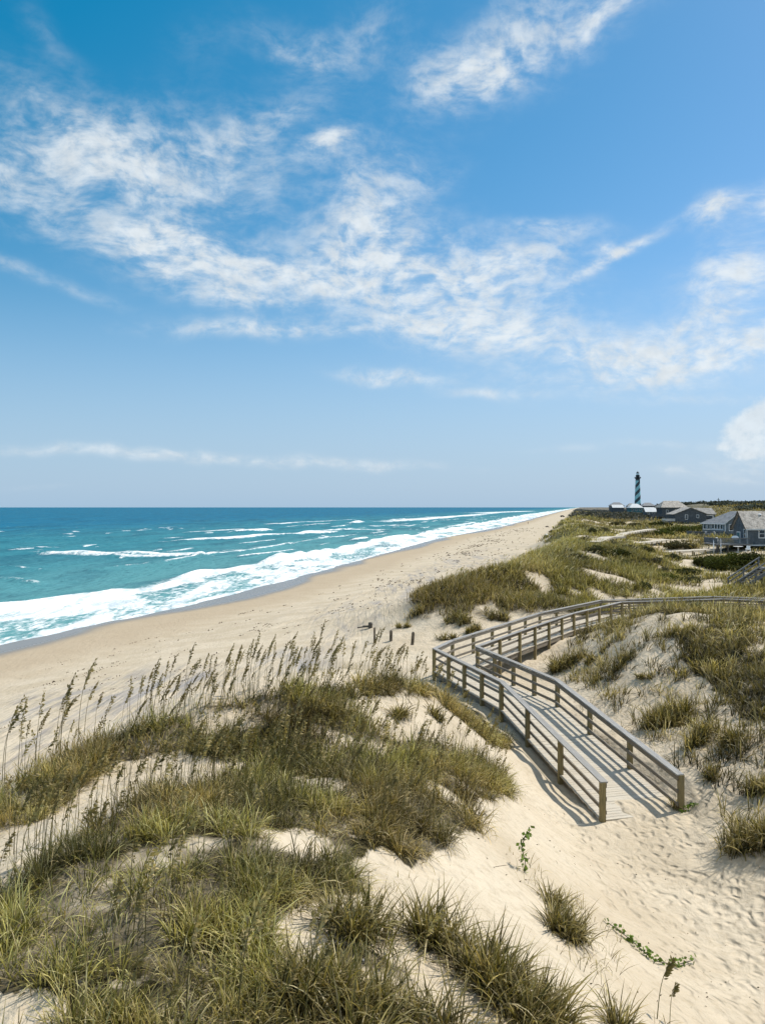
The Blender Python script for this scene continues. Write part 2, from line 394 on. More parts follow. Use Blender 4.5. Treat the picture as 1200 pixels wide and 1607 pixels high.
def set_attr(me, name, vals):
    a = me.attributes.new(name, 'FLOAT', 'POINT'); a.data.foreach_set('value', np.ascontiguousarray(vals, np.float32))
def set_col(me, rgb):
    a = me.color_attributes.new('Col', 'FLOAT_COLOR', 'POINT')
    c = np.ones((len(rgb), 4), np.float32); c[:, :3] = rgb
    a.data.foreach_set('color', c.ravel())

class MB:
    """collects boards, boxes, rings and prisms and links them as ONE mesh, with board UVs and a per-piece tint"""
    def __init__(s): s.v = []; s.f = []; s.uv = []; s.t = []
    def add(s, verts, faces, uvs=None, tint=None):
        o = len(s.v); s.v += [tuple(v) for v in verts]
        tint = random.random() if tint is None else tint
        s.t += [tint] * len(verts)
        for i, f in enumerate(faces):
            s.f.append([o + k for k in f])
            s.uv.append(uvs[i] if uvs else [(0, 0)] * len(f))
        return s
    def board(s, a, b, w, h, up=(0, 0, 1), ext=0., tint=None):
        """a board from a to b (centre line), w across (sideways), h along 'up'"""
        a = Vector(a); b = Vector(b); d = (b - a); L = d.length; d.normalize()
        a = a - d * ext; b = b + d * ext; L += 2 * ext
        side = d.cross(Vector(up))
        if side.length < 1e-4: side = d.cross(Vector((1, 0, 0)))
        side.normalize(); u = side.cross(d).normalized()
        vs = []
        for p in (a, b):
            for i, j in ((-1, -1), (1, -1), (1, 1), (-1, 1)): vs.append(p + side * (w / 2 * i) + u * (h / 2 * j))
        fs = [(0, 3, 2, 1), (4, 5, 6, 7), (0, 1, 5, 4), (1, 2, 6, 5), (2, 3, 7, 6), (3, 0, 4, 7)]
        o = random.random() * 50
        def q(wd): return [(o, o), (o, o + wd), (o + L, o + wd), (o + L, o)]
        uvs = [[(o, o), (o, o + h), (o + w, o + h), (o + w, o)], [(o, o), (o + w, o), (o + w, o + h), (o, o + h)], q(w), q(h), q(w), q(h)]
        uvs[2:] = [[(o, o), (o, o + wd), (o + L, o + wd), (o + L, o)] for wd in (w, h, w, h)]
        return s.add(vs, fs, uvs, tint)
    def box(s, x0, x1, y0, y1, z0, z1, tint=None):
        vs = [(x, y, z) for z in (z0, z1) for y in (y0, y1) for x in (x0, x1)]
        fs = [(0, 2, 3, 1), (4, 5, 7, 6), (0, 1, 5, 4), (1, 3, 7, 5), (3, 2, 6, 7), (2, 0, 4, 6)]
        pr = [(0, 1), (0, 1), (0, 2), (1, 2), (0, 2), (1, 2)]
        uvs = [[(vs[k][i], vs[k][j]) for k in f] for f, (i, j) in zip(fs, pr)]
        return s.add(vs, fs, uvs, tint)
    def poly(s, pts, uv=None, tint=.3): return s.add(pts, [list(range(len(pts)))], [uv or [(p[0], p[2]) for p in pts]], tint)
    def slab(s, pts, th, uv=None, tint=.3):
        """a thick sheet: polygon pts as its upper face, th downwards"""
        n = len(pts); up = [Vector(p) for p in pts]; lo = [p - Vector((0, 0, th)) for p in up]
        e = (up[1] - up[0]).normalized(); nn = (up[1] - up[0]).cross(up[2] - up[0]).normalized(); g = nn.cross(e)
        U = [((p - up[0]).dot(e), (p - up[0]).dot(g)) for p in up]
        fs = [list(range(n)), list(range(2 * n - 1, n - 1, -1))] + [[i, i + n, (i + 1) % n + n, (i + 1) % n] for i in range(n)]
        uvs = [U, U[::-1]] + [[U[i], U[i], U[(i + 1) % n], U[(i + 1) % n]] for i in range(n)]
        return s.add(up + lo, fs, uvs, tint)
    def ring(s, prof, n=24, c=(0, 0, 0), cap=True):
        o = []; fs = []
        for r, z in prof:
            for i in range(n):
                a = 2 * math.pi * i / n; o.append((c[0] + r * math.cos(a), c[1] + r * math.sin(a), c[2] + z))
        for k in range(len(prof) - 1):
            for i in range(n):
                j = (i + 1) % n; fs.append((k * n + i, k * n + j, k * n + n + j, k * n + n + i))
        if cap: fs.append(list(range(n - 1, -1, -1))); fs.append([(len(prof) - 1) * n + i for i in range(n)])
        return s.add(o, fs, None, .3)
    def build(s, name, mat, parent=None, smooth=False):
        me = bpy.data.meshes.new(name)
        me.from_pydata(s.v, [], s.f)
        uvl = me.uv_layers.new(name='UVMap')
        flat = [c for f in s.uv for p in f for c in p]
        uvl.data.foreach_set('uv', flat)
        set_attr(me, 'tint', s.t)
        if smooth: me.polygons.foreach_set('use_smooth', [True] * len(me.polygons))
        me.update()
        return link_mesh(name, me, mat, parent)
def bevel(o, w=.008):
    b = o.modifiers.new('bevel', 'BEVEL'); b.width = w; b.segments = 2; b.limit_method = 'ANGLE'
    return o

# ------------------------------------------------------------------ where the grass grows
def in_poly(x, y, P):
    r = np.zeros(x.shape, bool); n = len(P)
    for i in range(n):
        x0, y0 = P[i]; x1, y1 = P[(i + 1) % n]
        c = (y0 > y) != (y1 > y)
        with np.errstate(divide='ignore', invalid='ignore'):
            r ^= c & (x < (x1 - x0) * (y - y0) / ((y1 - y0) or 1e-9) + x0)
    return r
def survey(pts, dmax): return [at(px, py, dmax) for px, py in pts]
NEAR_TURF = survey([(-60,1300),(0,1245),(60,1205),(130,1172),(200,1150),(300,1118),(400,1096),(520,1080),(600,1072),(660,1076),(690,1092),(640,1108),(700,1180),(790,1210),(802,1255),(742,1268),
    (740,1300),(690,1312),(655,1368),(610,1342),(570,1352),(545,1395),(470,1420),(420,1430),(425,1480),(440,1530),(500,1490),(590,1500),(640,1540),(690,1640),(600,1680),(300,1680),(-80,1680)], 27)
NEAR_BARE = [survey(p, 26) for p in (
    [(-40,1330),(60,1290),(130,1232),(170,1197),(250,1187),(330,1187),(412,1197),(400,1217),(330,1236),(240,1246),(160,1292),(95,1330),(30,1395),(-40,1430)],
    [(300,1128),(345,1117),(362,1135),(335,1165),(310,1160)],
    [(455,1214),(530,1228),(545,1250),(480,1242),(440,1236)],
    [(480,1122),(530,1148),(580,1158),(620,1168),(642,1188),(590,1186),(540,1176),(490,1146)],
    [(520,1064),(560,1060),(566,1085),(610,1100),(645,1085),(640,1105),(700,1170),(640,1160),(590,1148),(545,1110)],
    [(-40,1535),(60,1535),(118,1578),(120,1640),(-40,1660)],
    [(425,1432),(480,1425),(520,1435),(520,1490),(450,1530),(425,1500)])]
RIGHT_TURF = survey([(905,1000),(945,975),(990,957),(1100,950),(1260,950),(1260,1130),(1165,1135),(1130,1090),(1085,1060),(1062,1005),(980,1003)], 50)
WALK_STRIP = survey([(676,1072),(700,1078),(770,1140),(800,1170),(775,1172),(735,1140),(690,1108)], 36)
BARE_SPOTS = []
for px, py, rx, ry in [(945,904,34,5),(982,912,20,4),(940,937,16,6),(977,826,16,3),(1017,830,16,3),(992,840,22,3),(1010,853,26,3),(907,844,18,6),(922,867,24,7),(1135,899,22,4),(1135,921,24,5),
                       (1072,871,18,4),(1090,905,10,3),(850,915,14,5),(770,950,9,4),(830,905,8,3),(745,985,26,8),(900,930,9,3),(800,985,20,6),(880,945,14,4),(1040,893,12,4),(690,985,18,12),(1000,1012,24,16),(1060,855,10,2)]:
    bx, by = at(px, py, 420)
    gz = h1(bx, by)
    BARE_SPOTS.append((bx, by, rx * by / FPX, max(1.2, ry * by * by / (FPX * (CAM_H - gz)))))
def walk_dist(x, y):
    return np.min([seg_dist(x, y, a, b)[0] for a, b in zip(CENTRE[:-1], CENTRE[1:])], axis=0)
def veg_cover(x, y, z):
    """0..1 grass cover"""
    shp = x.shape; x = x.ravel(); y = y.ravel(); z = z.ravel()
    v = np.zeros(x.shape)
    wx = x + .55 * (fbm(x / .9, y / .9, 61, 3) - .5); wy = y + .8 * (fbm(x / .9, y / .9, 67, 3) - .5)
    nr = np.nonzero((y < 70) & (y > 2))[0]
    a, b, zz = wx[nr], wy[nr], z[nr]
    cov = in_poly(a, b, NEAR_TURF) & (y[nr] < 28)
    for p in NEAR_BARE: cov &= ~in_poly(a, b, p)
    c = cov * (0.55 + .6 * fbm(a / 1.2, b / 1.2, 71, 2)) * sstep(.27, .36, fbm(a / 1.3, b / 1.1, 73, 3))
    c = np.maximum(c, in_poly(a, b, WALK_STRIP) * .8)
    rh = in_poly(a, b, RIGHT_TURF)
    c = np.maximum(c, rh * sstep(.43, .56, fbm(a / 2.6, b / 2.6, 75, 2)) * .95)
    v[nr] = np.clip(c, 0, 1)
    s = shore_s(x, y)
    md = np.nonzero((y > 52) & (s > 26))[0]
    a, b, zz = x[md], y[md], z[md]
    n = fbm(a / 6.5, b / 8, 81, 4)
    thr = .385 + .02 * sstep(60, 140, b)
    c = sstep(thr - .05, thr + .08, n) * sstep(4.0, 4.8, zz + 2.2 * (fbm(a / 2.6, b / 3, 85, 3) - .5))
    for bx, by, rx, ry in BARE_SPOTS:
        q = ((wx[md] - bx) / rx) ** 2 + ((wy[md] - by) / ry) ** 2 + 1.2 * (fbm(a / (rx * .5), b / (ry * .5), 91, 2) - .5)
        c = c * sstep(.6, 1.1, q)
    edge = sstep(26.5, 30.5, s[md]) * sstep(52, 57, b)
    v[md] = np.maximum(v[md], c * edge)
    nw = np.nonzero((y < 70) & (y > 15) & (x > -2) & (x < 40))[0]
    v[nw] *= sstep(1.15, 1.6, walk_dist(x[nw], y[nw]))
    return np.clip(v, 0, 1).reshape(shp)

# ------------------------------------------------------------------ ground and sea sheets
def fan(rows, a0, a1, ncol):
    ang = np.linspace(R(a0), R(a1), ncol)
    rr, aa = np.meshgrid(rows, ang, indexing='ij')
    x = rr * np.sin(aa); y = rr * np.cos(aa)
    nr = len(rows)
    i = np.arange(nr - 1)[:, None] * ncol + np.arange(ncol - 1)[None]
    F = np.stack([i, i + 1, i + ncol + 1, i + ncol], -1).reshape(-1, 4)[:, ::-1]
    return x.ravel(), y.ravel(), F
def ground():
    rows = np.concatenate([np.linspace(.6, 5, 12)[:-1], np.geomspace(5, 130, 620)[:-1], np.geomspace(130, 2500, 280)[:-1], np.geomspace(2500, 40000, 30)])
    ang = (-52, 52, 820)
    x, y, F = fan(rows, *ang)
    z = height(x, y)
    me = np_mesh('ground', np.stack([x, y, z], 1), F, True)
    s = shore_s(x, y)
    sw = s + 2.2 * (fbm(x / 9, y / 14, 101, 3) - .5)
    wet = 1 - sstep(-1.6, 1.4, sw + 11 * (fbm(x / 26, y / 42, 107, 3) - .5))
    damp = (1 - sstep(4.5, 13, sw)) * (1 - .0 * wet)
    v = veg_cover(x, y, z)
    inl = sstep(30, 35, s) * sstep(320, 700, y)
    v = np.maximum(v, inl * .97)
    track = sstep(13, 18, s) * (1 - sstep(30, 35, s)) * (1 - sstep(120, 260, y)) * np.maximum(sstep(.36, .58, fbm(x / 14, y / 30, 109, 2)), 1 - sstep(44, 60, y))
    foot = np.exp(-(((x - 6.9) / 2.6) ** 4)) * (1 - sstep(22, 24.5, y)) + .30 * sstep(30, 34, s) * (y < 60)
    for k, val in (('wet', wet), ('damp', damp), ('veg', v), ('track', track), ('foot', np.clip(foot, 0, 1)), ('far', sstep(70, 180, y)), ('hazy', sstep(350, 1300, y))): set_attr(me, k, val)
    o = link_mesh('ground', me, 'sand'); tag(o, kind='structure')
    o['label'] = 'pale sand beach, dunes and trodden sand path'
    return o
def sea():
    rows = np.concatenate([np.geomspace(30, 700, 620)[:-1], np.geomspace(700, 4000, 150)[:-1], np.geomspace(4000, 60000, 25)])
    x, y, F = fan(rows, -62, 15.5, 620)
    s = shore_s(x, y)
    foam = np.zeros_like(x); z = np.zeros_like(x); lace = np.zeros_like(x)
    outer = -21.0 - 7 * (fbm(y / 24, y * 0 + 3, 121, 2) - .5) - np.clip((y - 300) / 60, 0, 14)
    # shore break: bright tumbling crest at its seaward edge, lacy wash behind it
    k = s - outer
    inside = sstep(-2.5, .8, k) * (1 - sstep(-1., 1.5, s))
    crest = np.exp(-((k - 2.2) / 2.0) ** 2)
    foam = np.maximum(foam, inside * (.47 + .36 * sstep(.34, .64, fbm(x / 5, y / 20, 125, 3))))
    foam = np.maximum(foam, inside * crest * .98)
    edge = np.exp(-((s + 4.2 + 2 * (fbm(x / 9, y / 14, 101, 3) - .5)) / 1.6) ** 2)
    foam = np.maximum(foam, edge * .72)
    lace = np.maximum(lace, inside * .9)
    z += .75 * np.exp(-((k - .8) / 1.7) ** 2) * (.25 + 1.2 * sstep(.25, .7, fbm(x / 9, y / 16, 127, 2))) + .18 * np.exp(-((k - 8) / 2.5) ** 2)
    # breakers further out: start px,py - end px,py - width (m) - foam - height
    for x0, y0, x1, y1, w, f, hh in [(70,865,322,870,7,.70,.7),(180,872,325,873,4,.88,.8),(290,848,525,834,10,.93,.8),(400,841,560,829,8,.6,.3),(370,834.5,422,831.5,8,.95,1.2),(420,881,475,873,3.6,.97,1.2),(440,884,520,868,3,.8,.6),(553,821,566,819,9,.97,1.1),
                                     (620,818,752,808,30,.90,.8),(755,805,835,802,60,.85,.5),(540,831,605,831,8,.88,.6),(556,848,575,845,4,.97,1.0),(582,825,655,824,12,.72,.3),(712,826,745,820,8,.9,.8),(660,836,700,827,6,.6,.3),
                                     (0,905,60,912,3,.52,.4),(30,858,75,858,7,.62,.4),(0,888,70,890,3,.42,.3),(150,893,290,880,3,.42,.5),(345,862,380,860,4,.62,.3),(395,858,470,853,5,.55,.3),(700,812,800,803,30,.66,.3),(500,845,560,838,6,.6,.3)]:
        a = on_level(x0, y0, .4); b = on_level(x1, y1, .4)
        d, t = seg_dist(x, y, a, b)
        ddx, ddy = b[0] - a[0], b[1] - a[1]; L = math.hypot(ddx, ddy)
        sg = ((x - a[0]) * ddy - (y - a[1]) * ddx) / L          # + : landward side of the crest
        sg = sg * (1 if ddy > 0 else -1) if abs(ddy) > abs(ddx) * .2 else -(y - a[1] - t * ddy)
        wv = w * (.55 + .9 * fbm(x / 14, y / 14, 131, 2))
        dd = np.where(sg > 0, d / (wv * .45), d / wv)
        g = np.exp(-dd ** 2)
        end = sstep(0, .10, t) * sstep(1, .93, t) * .35 + .65
        foam = np.maximum(foam, f * g * end)
        z += hh * np.exp(-(d / (w * .5)) ** 2) * end
    for s0, wv, y0, amp in ((-33, 1.7, 110, .74), (-43, 1.6, 150, .72), (-58, 2.2, 190, .78), (-76, 2.5, 230, .76), (-98, 3.2, 260, .80), (-130, 4., 330, .78), (-165, 5., 420, .74)):
        sc = s0 + 9 * (fbm(y / 60, y * 0 + s0, 161, 2) - .5)
        m = sstep(.52, .62, fbm(y / (28 + .07 * y0), y * 0 - s0, 163, 2)) * sstep(y0, y0 * 1.25, y) * (1 - sstep(900, 1500, y))
        dd = s - sc
        foam = np.maximum(foam, m * amp * np.exp(-np.where(dd > 0, dd / (wv * .6), dd / (wv * 1.6)) ** 2))
        z += .6 * m * np.exp(-(dd / wv) ** 2)
    # swell and chop
    far = 1 - sstep(400, 1800, y)
    ph = s / 17 + .9 * fbm(x / 60, y / 90, 141, 2) * 3
    swell = sstep(-8, -40, s)
    z += swell * far * .38 * (np.sin(2 * math.pi * ph) * .5 + 1.2 * (fbm(x / 7, y / 19, 143, 3) - .5))
    z += (1 - swell) * .06 * (fbm(x / 3, y / 6, 147, 2) - .5) * sstep(2, -3, s)
    # scattered whitecaps
    cap = sstep(.735, .80, fbm(x / 8, y / 26, 151, 3)) * sstep(-26, -45, s) * (1 - sstep(300, 900, y))
    foam = np.maximum(foam, cap * .60)
    deep = np.clip((-s - 15) / 330, 0, 1) ** .7
    me = np_mesh('sea', np.stack([x, y, z], 1), F, True)
    set_attr(me, 'foam', np.clip(foam, 0, 1)); set_attr(me, 'deep', deep); set_attr(me, 'lace', lace)
    o = link_mesh('sea', me, 'sea_water'); tag(o, kind='structure')
    o['label'] = 'teal sea with white breakers rolling onto the beach'
    return o

# ------------------------------------------------------------------ grass blades
GREENS = np.array([(.135,.118,.024),(.092,.086,.017),(.185,.155,.038),(.064,.063,.012),(.24,.195,.062)])
STRAW = np.array([(.55,.45,.225),(.66,.56,.32),(.42,.33,.14)])
def blade_mesh(P, L, W, az, th0, th1, rootc, tipc, segs=4, wmid=.55):
    """curved tapering strips: P (n,3) feet, az heading, th0/th1 lean from the vertical at foot and tip"""
    n = len(P); t = np.linspace(0, 1, segs + 1)
    pos = np.zeros((n, segs + 1, 3)); pos[:, 0] = P
    hx, hy = np.sin(az), np.cos(az)
    for k in range(segs):
        th = th0 + (th1 - th0) * (t[k] + .5 / segs)
        st = L / segs
        pos[:, k + 1, 0] = pos[:, k, 0] + st * np.sin(th) * hx
        pos[:, k + 1, 1] = pos[:, k, 1] + st * np.sin(th) * hy
        pos[:, k + 1, 2] = pos[:, k, 2] + st * np.cos(th)
    tw = az + math.pi / 2 + RNG.normal(0, .5, n)
    side = np.stack([np.sin(tw), np.cos(tw), RNG.normal(0, .25, n)], 1)
    wid = np.where(t < wmid, .75 + .25 * t / wmid, 1 - .92 * ((t - wmid) / (1 - wmid)) ** 1.4)
    off = side[:, None, :] * (W[:, None] * wid[None] / 2)[..., None]
    V = np.stack([pos - off, pos + off], 2).reshape(-1, 3)
    b = np.arange(n)[:, None] * (2 * (segs + 1)) + np.arange(segs)[None] * 2
    F = np.stack([b, b + 1, b + 3, b + 2], -1).reshape(-1, 4)
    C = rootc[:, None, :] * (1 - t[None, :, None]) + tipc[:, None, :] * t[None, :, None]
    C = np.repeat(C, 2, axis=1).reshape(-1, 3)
    return V, F, C
def merge(parts):
    Vs, Fs, Cs = [], [], []; o = 0
    for V, F, C in parts:
        Vs.append(V); Fs.append(F + o); Cs.append(C); o += len(V)
    return np.concatenate(Vs), np.concatenate(Fs), np.concatenate(Cs)
def blade_colours(n, straw=.16, dry=.5, rng=None):
    g = GREENS[RNG.integers(0, len(GREENS), n)] * RNG.uniform(.75, 1.25, (n, 1))
    s = STRAW[RNG.integers(0, len(STRAW), n)] * RNG.uniform(.8, 1.15, (n, 1))
    isst = (RNG.random(n) < straw)[:, None]
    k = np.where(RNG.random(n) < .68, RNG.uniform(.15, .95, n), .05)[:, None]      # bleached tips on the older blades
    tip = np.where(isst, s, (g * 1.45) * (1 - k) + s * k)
    root = np.where(isst, s * .25, g * .13)  # roots darkened to paint the shade deep between the blades
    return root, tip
def tuft_blades(cx, cy, cz, per, rad, L, W, splay=1.0, straw=.24, segs=4, wind=.22, patch=None):
    """blades standing in tufts; cx.. arrays of tuft centres, per blades each"""
    n = len(cx) * per
    ti = np.repeat(np.arange(len(cx)), per)
    a = RNG.uniform(0, 2 * math.pi, n); r = rad * np.sqrt(RNG.random(n))
    x = cx[ti] + r * np.sin(a); y = cy[ti] + r * np.cos(a)
    z = cz[ti] - .04
    tl = RNG.uniform(.65, 1.3, len(cx))[ti]
    LL = L * tl * RNG.uniform(.55, 1.2, n)
    WW = W * RNG.uniform(.6, 1.25, n)
    hx = np.sin(a) * splay * RNG.uniform(.3, 1, n) + wind + RNG.normal(0, .3, n); hy = np.cos(a) * splay * RNG.uniform(.3, 1, n) + RNG.normal(0, .3, n)
    az = np.arctan2(hx, hy)
    mag = np.clip(np.hypot(hx, hy), .1, 1.2)
    th0 = mag * RNG.uniform(.10, .75, n); th1 = th0 + mag * np.where(RNG.random(n) < .5, RNG.uniform(1.2, 3.3, n), RNG.uniform(.4, 1.6, n))
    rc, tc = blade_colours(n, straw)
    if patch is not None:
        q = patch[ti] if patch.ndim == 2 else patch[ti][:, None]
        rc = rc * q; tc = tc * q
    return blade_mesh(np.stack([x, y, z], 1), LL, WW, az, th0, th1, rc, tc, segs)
def in_view(x, y, margin=1.12): return np.abs(x) < (.4615 * y * margin + .8)
def grass_object(name, parts, label, cat='grass', mat='grass_blade'):
    V, F, C = merge(parts)
    me = np_mesh(name, V, F, True); set_col(me, C)
    o = link_mesh(name, me, mat); tag(o, label, cat, kind='stuff')
    return o
def scatter(n, x0, x1, y0, y1):
    return RNG.uniform(x0, x1, n), RNG.uniform(y0, y1, n)
def dune_grass():
    # near dune
    x, y = scatter(34000, -13, 6, 5.2, 29)
    k = in_view(x, y); x, y = x[k], y[k]
    z = height(x, y); v = veg_cover(x, y, z)
    k = (RNG.random(len(x)) < v * (.16 + .98 * sstep(.40, .56, fbm(x / .6, y / .6, 179, 2)))) & ~(in_poly(x, y, RIGHT_TURF))
    x, y, z = x[k], y[k], z[k]
    pt = .40 + 1.25 * sstep(.25, .75, fbm(x / .9, y / .9, 171, 3))
    gn = sstep(.35, .65, fbm(x / 1.7, y / 1.7, 172, 3))[:, None]; pt = pt[:, None] * (np.array((1.06, 1.0, .95)) * (1 - gn) + np.array((.92, 1.0, .84)) * gn)
    nearest = y < 15
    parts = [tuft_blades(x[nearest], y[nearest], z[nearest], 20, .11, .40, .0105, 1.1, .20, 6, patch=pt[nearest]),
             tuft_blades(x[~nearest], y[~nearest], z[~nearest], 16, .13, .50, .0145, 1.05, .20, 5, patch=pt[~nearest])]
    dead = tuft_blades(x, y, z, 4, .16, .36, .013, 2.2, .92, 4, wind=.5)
    parts.append(dead)
    # a thin litter of loose blades on bare sand round the edges
    xs, ys = scatter(2600, -8, 5, 5.5, 26); k = in_view(xs, ys); xs, ys = xs[k], ys[k]
    zs = height(xs, ys); k = (fbm(xs / 1.5, ys / 1.5, 177, 2) > .56) & (zs > 4.6)
    parts.append(tuft_blades(xs[k], ys[k], zs[k], 4, .06, .30, .009, 1.1, .35, 4))
    grass_object('dune_grass', parts, 'thick olive dune grass mass covering the near dune in front')
    print('near tufts', len(x))
    # dune right of the boardwalk
    x, y = scatter(12000, 7, 32, 17, 58)
    k = in_view(x, y); x, y = x[k], y[k]
    z = height(x, y); v = veg_cover(x, y, z); rt = in_poly(x, y, RIGHT_TURF) | (x > 18) | ((x > 8.8) & (y < 47))
    v = np.maximum(v, .35 * rt * sstep(.42, .54, fbm(x / 2.6, y / 2.6, 75, 2)) * sstep(1.2, 1.6, walk_dist(x, y)))
    loose = ((x > 8.8) & (y < 47)) * (.85 * sstep(.575, .65, fbm(x / 1.5, y / 1.8, 187, 3)) * sstep(4.1, 4.5, z) + .03) * sstep(1.3, 1.7, walk_dist(x, y))
    v = np.maximum(v, loose)
    k = (RNG.random(len(x)) < v) & rt
    x, y, z = x[k], y[k], z[k]
    pt = .40 + 1.2 * sstep(.25, .75, fbm(x / 1.6, y / 1.6, 173, 3))
    grass_object('dune_grass', [tuft_blades(x, y, z, 15, .2, .66, .030, 1.0, .24, 4, patch=pt)], 'olive and straw grass on the dune right of the boardwalk')
    # dark rootlets and broken blades strewn on the bare sand faces
    xs, ys = scatter(5200, 5, 17, 17, 46); k = in_view(xs, ys); xs, ys = xs[k], ys[k]
    zs = height(xs, ys); k = (fbm(xs / 1.8, ys / 1.8, 183, 3) > .53) & (walk_dist(xs, ys) > 1.4) & (zs > 4.05); xs, ys, zs = xs[k], ys[k], zs[k]
    grass_object('rootlets', [tuft_blades(xs, ys, zs, 3, .10, .30, .016, 1.3, .10, 3, patch=RNG.uniform(.25, .8, len(xs)))], 'dark rootlets and broken blades strewn on the bare sand right of the boardwalk')
    # second dune beyond the boardwalk, then the far dunes: tuft size grows with distance so each stays about a pixel wide
    for lab, r0, r1, n, per in (('olive grass with tan seed stalks on the second dune beyond the boardwalk', 54, 135, 26000, 8),
                                ('patchy olive and brown grass on the far dunes running to the lighthouse', 135, 900, 26000, 6)):
        r = np.exp(RNG.uniform(math.log(r0), math.log(r1), n)); ang = RNG.uniform(R(-2), R(27), n)
        x = r * np.sin(ang); y = r * np.cos(ang)
        z = height(x, y); v = veg_cover(x, y, z)
        k = RNG.random(n) < v
        if r0 < 60: k &= ~((x > 3) & (y < 58) & in_poly(x, y, RIGHT_TURF))
        x, y, z, r = x[k], y[k], z[k], r[k]
        pt = np.clip(.45 + 1.35 * fbm(x / (4 + r * .03), y / (6 + r * .05), 175, 3), .5, 1.6)
        gn = sstep(.35, .65, fbm(x / (7 + r * .04), y / (9 + r * .06), 176, 3))[:, None]
        pt = pt[:, None] * (np.array((1.05, 1.0, 1.0)) * (1 - gn) + np.array((.96, 1.0, .86)) * gn)
        ti = np.ones(len(x))
        q = []
        for b0, b1 in zip(*(lambda e: (e[:-1], e[1:]))(np.geomspace(r0, r1, 6))):
            m = (r >= b0) & (r <= b1); mid = math.sqrt(b0 * b1)
            if m.any(): q.append(tuft_blades(x[m], y[m], z[m], per, .0035 * mid + .12, .62 + .0022 * mid, .012 + .00058 * mid, .75, .22, 3, patch=pt[m]))
        grass_object('dune_grass', q, lab)

# ------------------------------------------------------------------ sea oats: stem and drooping one-sided seed head
def oat_geometry(n, H, lean_lo=.05, lean_hi=.30, sw=.015, spk=56, size=.046):
    """n stalks at the origin -> list of (stem mesh data, head mesh data)"""
    out = []
    for i in range(n):
        h = H * random.uniform(.8, 1.2); segs = 9
        az = R(90) + random.gauss(0, .45)          # they bow to the right, down wind
        th0 = random.uniform(lean_lo, lean_hi) * .4; th1 = random.uniform(.45, 1.05)
        pts = [Vector((0, 0, 0))]; 
        for k in range(segs):
            f = (k + .5) / segs; th = th0 + (th1 - th0) * f ** 3.2
            d = Vector((math.sin(th) * math.sin(az), math.sin(th) * math.cos(az), math.cos(th)))
            pts.append(pts[-1] + d * h / segs)
        V, F = [], []
        for k, p in enumerate(pts):
            rr = sw * (1 - .6 * k / segs) / 2
            for q in range(3):
                a = 2 * math.pi * q / 3; V.append(p + Vector((rr * math.cos(a), rr * math.sin(a), 0)))
        for k in range(segs):
            for q in range(3): F.append((k*3+q, k*3+(q+1) % 3, k*3+3+(q+1) % 3, k*3+3+q))
        sv, sf = np.array(V), np.array(F)
        V, F = [], []
        for j in range(spk):
            f = .66 + .34 * (j + random.random()) / spk
            k = min(int(f * segs), segs - 1); p = pts[k].lerp(pts[k + 1], f * segs - k)
            dirv = Vector((.7 * math.sin(az) + random.gauss(0, .35), .7 * math.cos(az) + random.gauss(0, .35), random.uniform(-.25, 1.1))).normalized()
            l = size * random.uniform(1.0, 2.1) * (1.2 - .5 * abs(f - .83) / .17); w = l * .42
            sd = dirv.cross(Vector((random.gauss(0, 1), random.gauss(0, 1), random.gauss(0, 1)))).normalized()
            o = len(V); st = p + dirv * .012
            V += [st, st + dirv * l * .5 + sd * w / 2, st + dirv * l, st + dirv * l * .5 - sd * w / 2]; F.append((o, o + 1, o + 2, o + 3))
        out.append((sv, sf, np.array(V), np.array(F)))
    return out
def col_mesh(name, V, F, c, jit=.15):
    me = np_mesh(name, V, F, True)
    col = np.tile(np.array(c), (len(V), 1)) * RNG.uniform(1 - jit, 1 + jit, (len(V), 1))
    set_col(me, col); return me
OAT_HEAD = [(.26,.21,.085), (.21,.165,.068), (.33,.265,.13), (.17,.14,.055)]
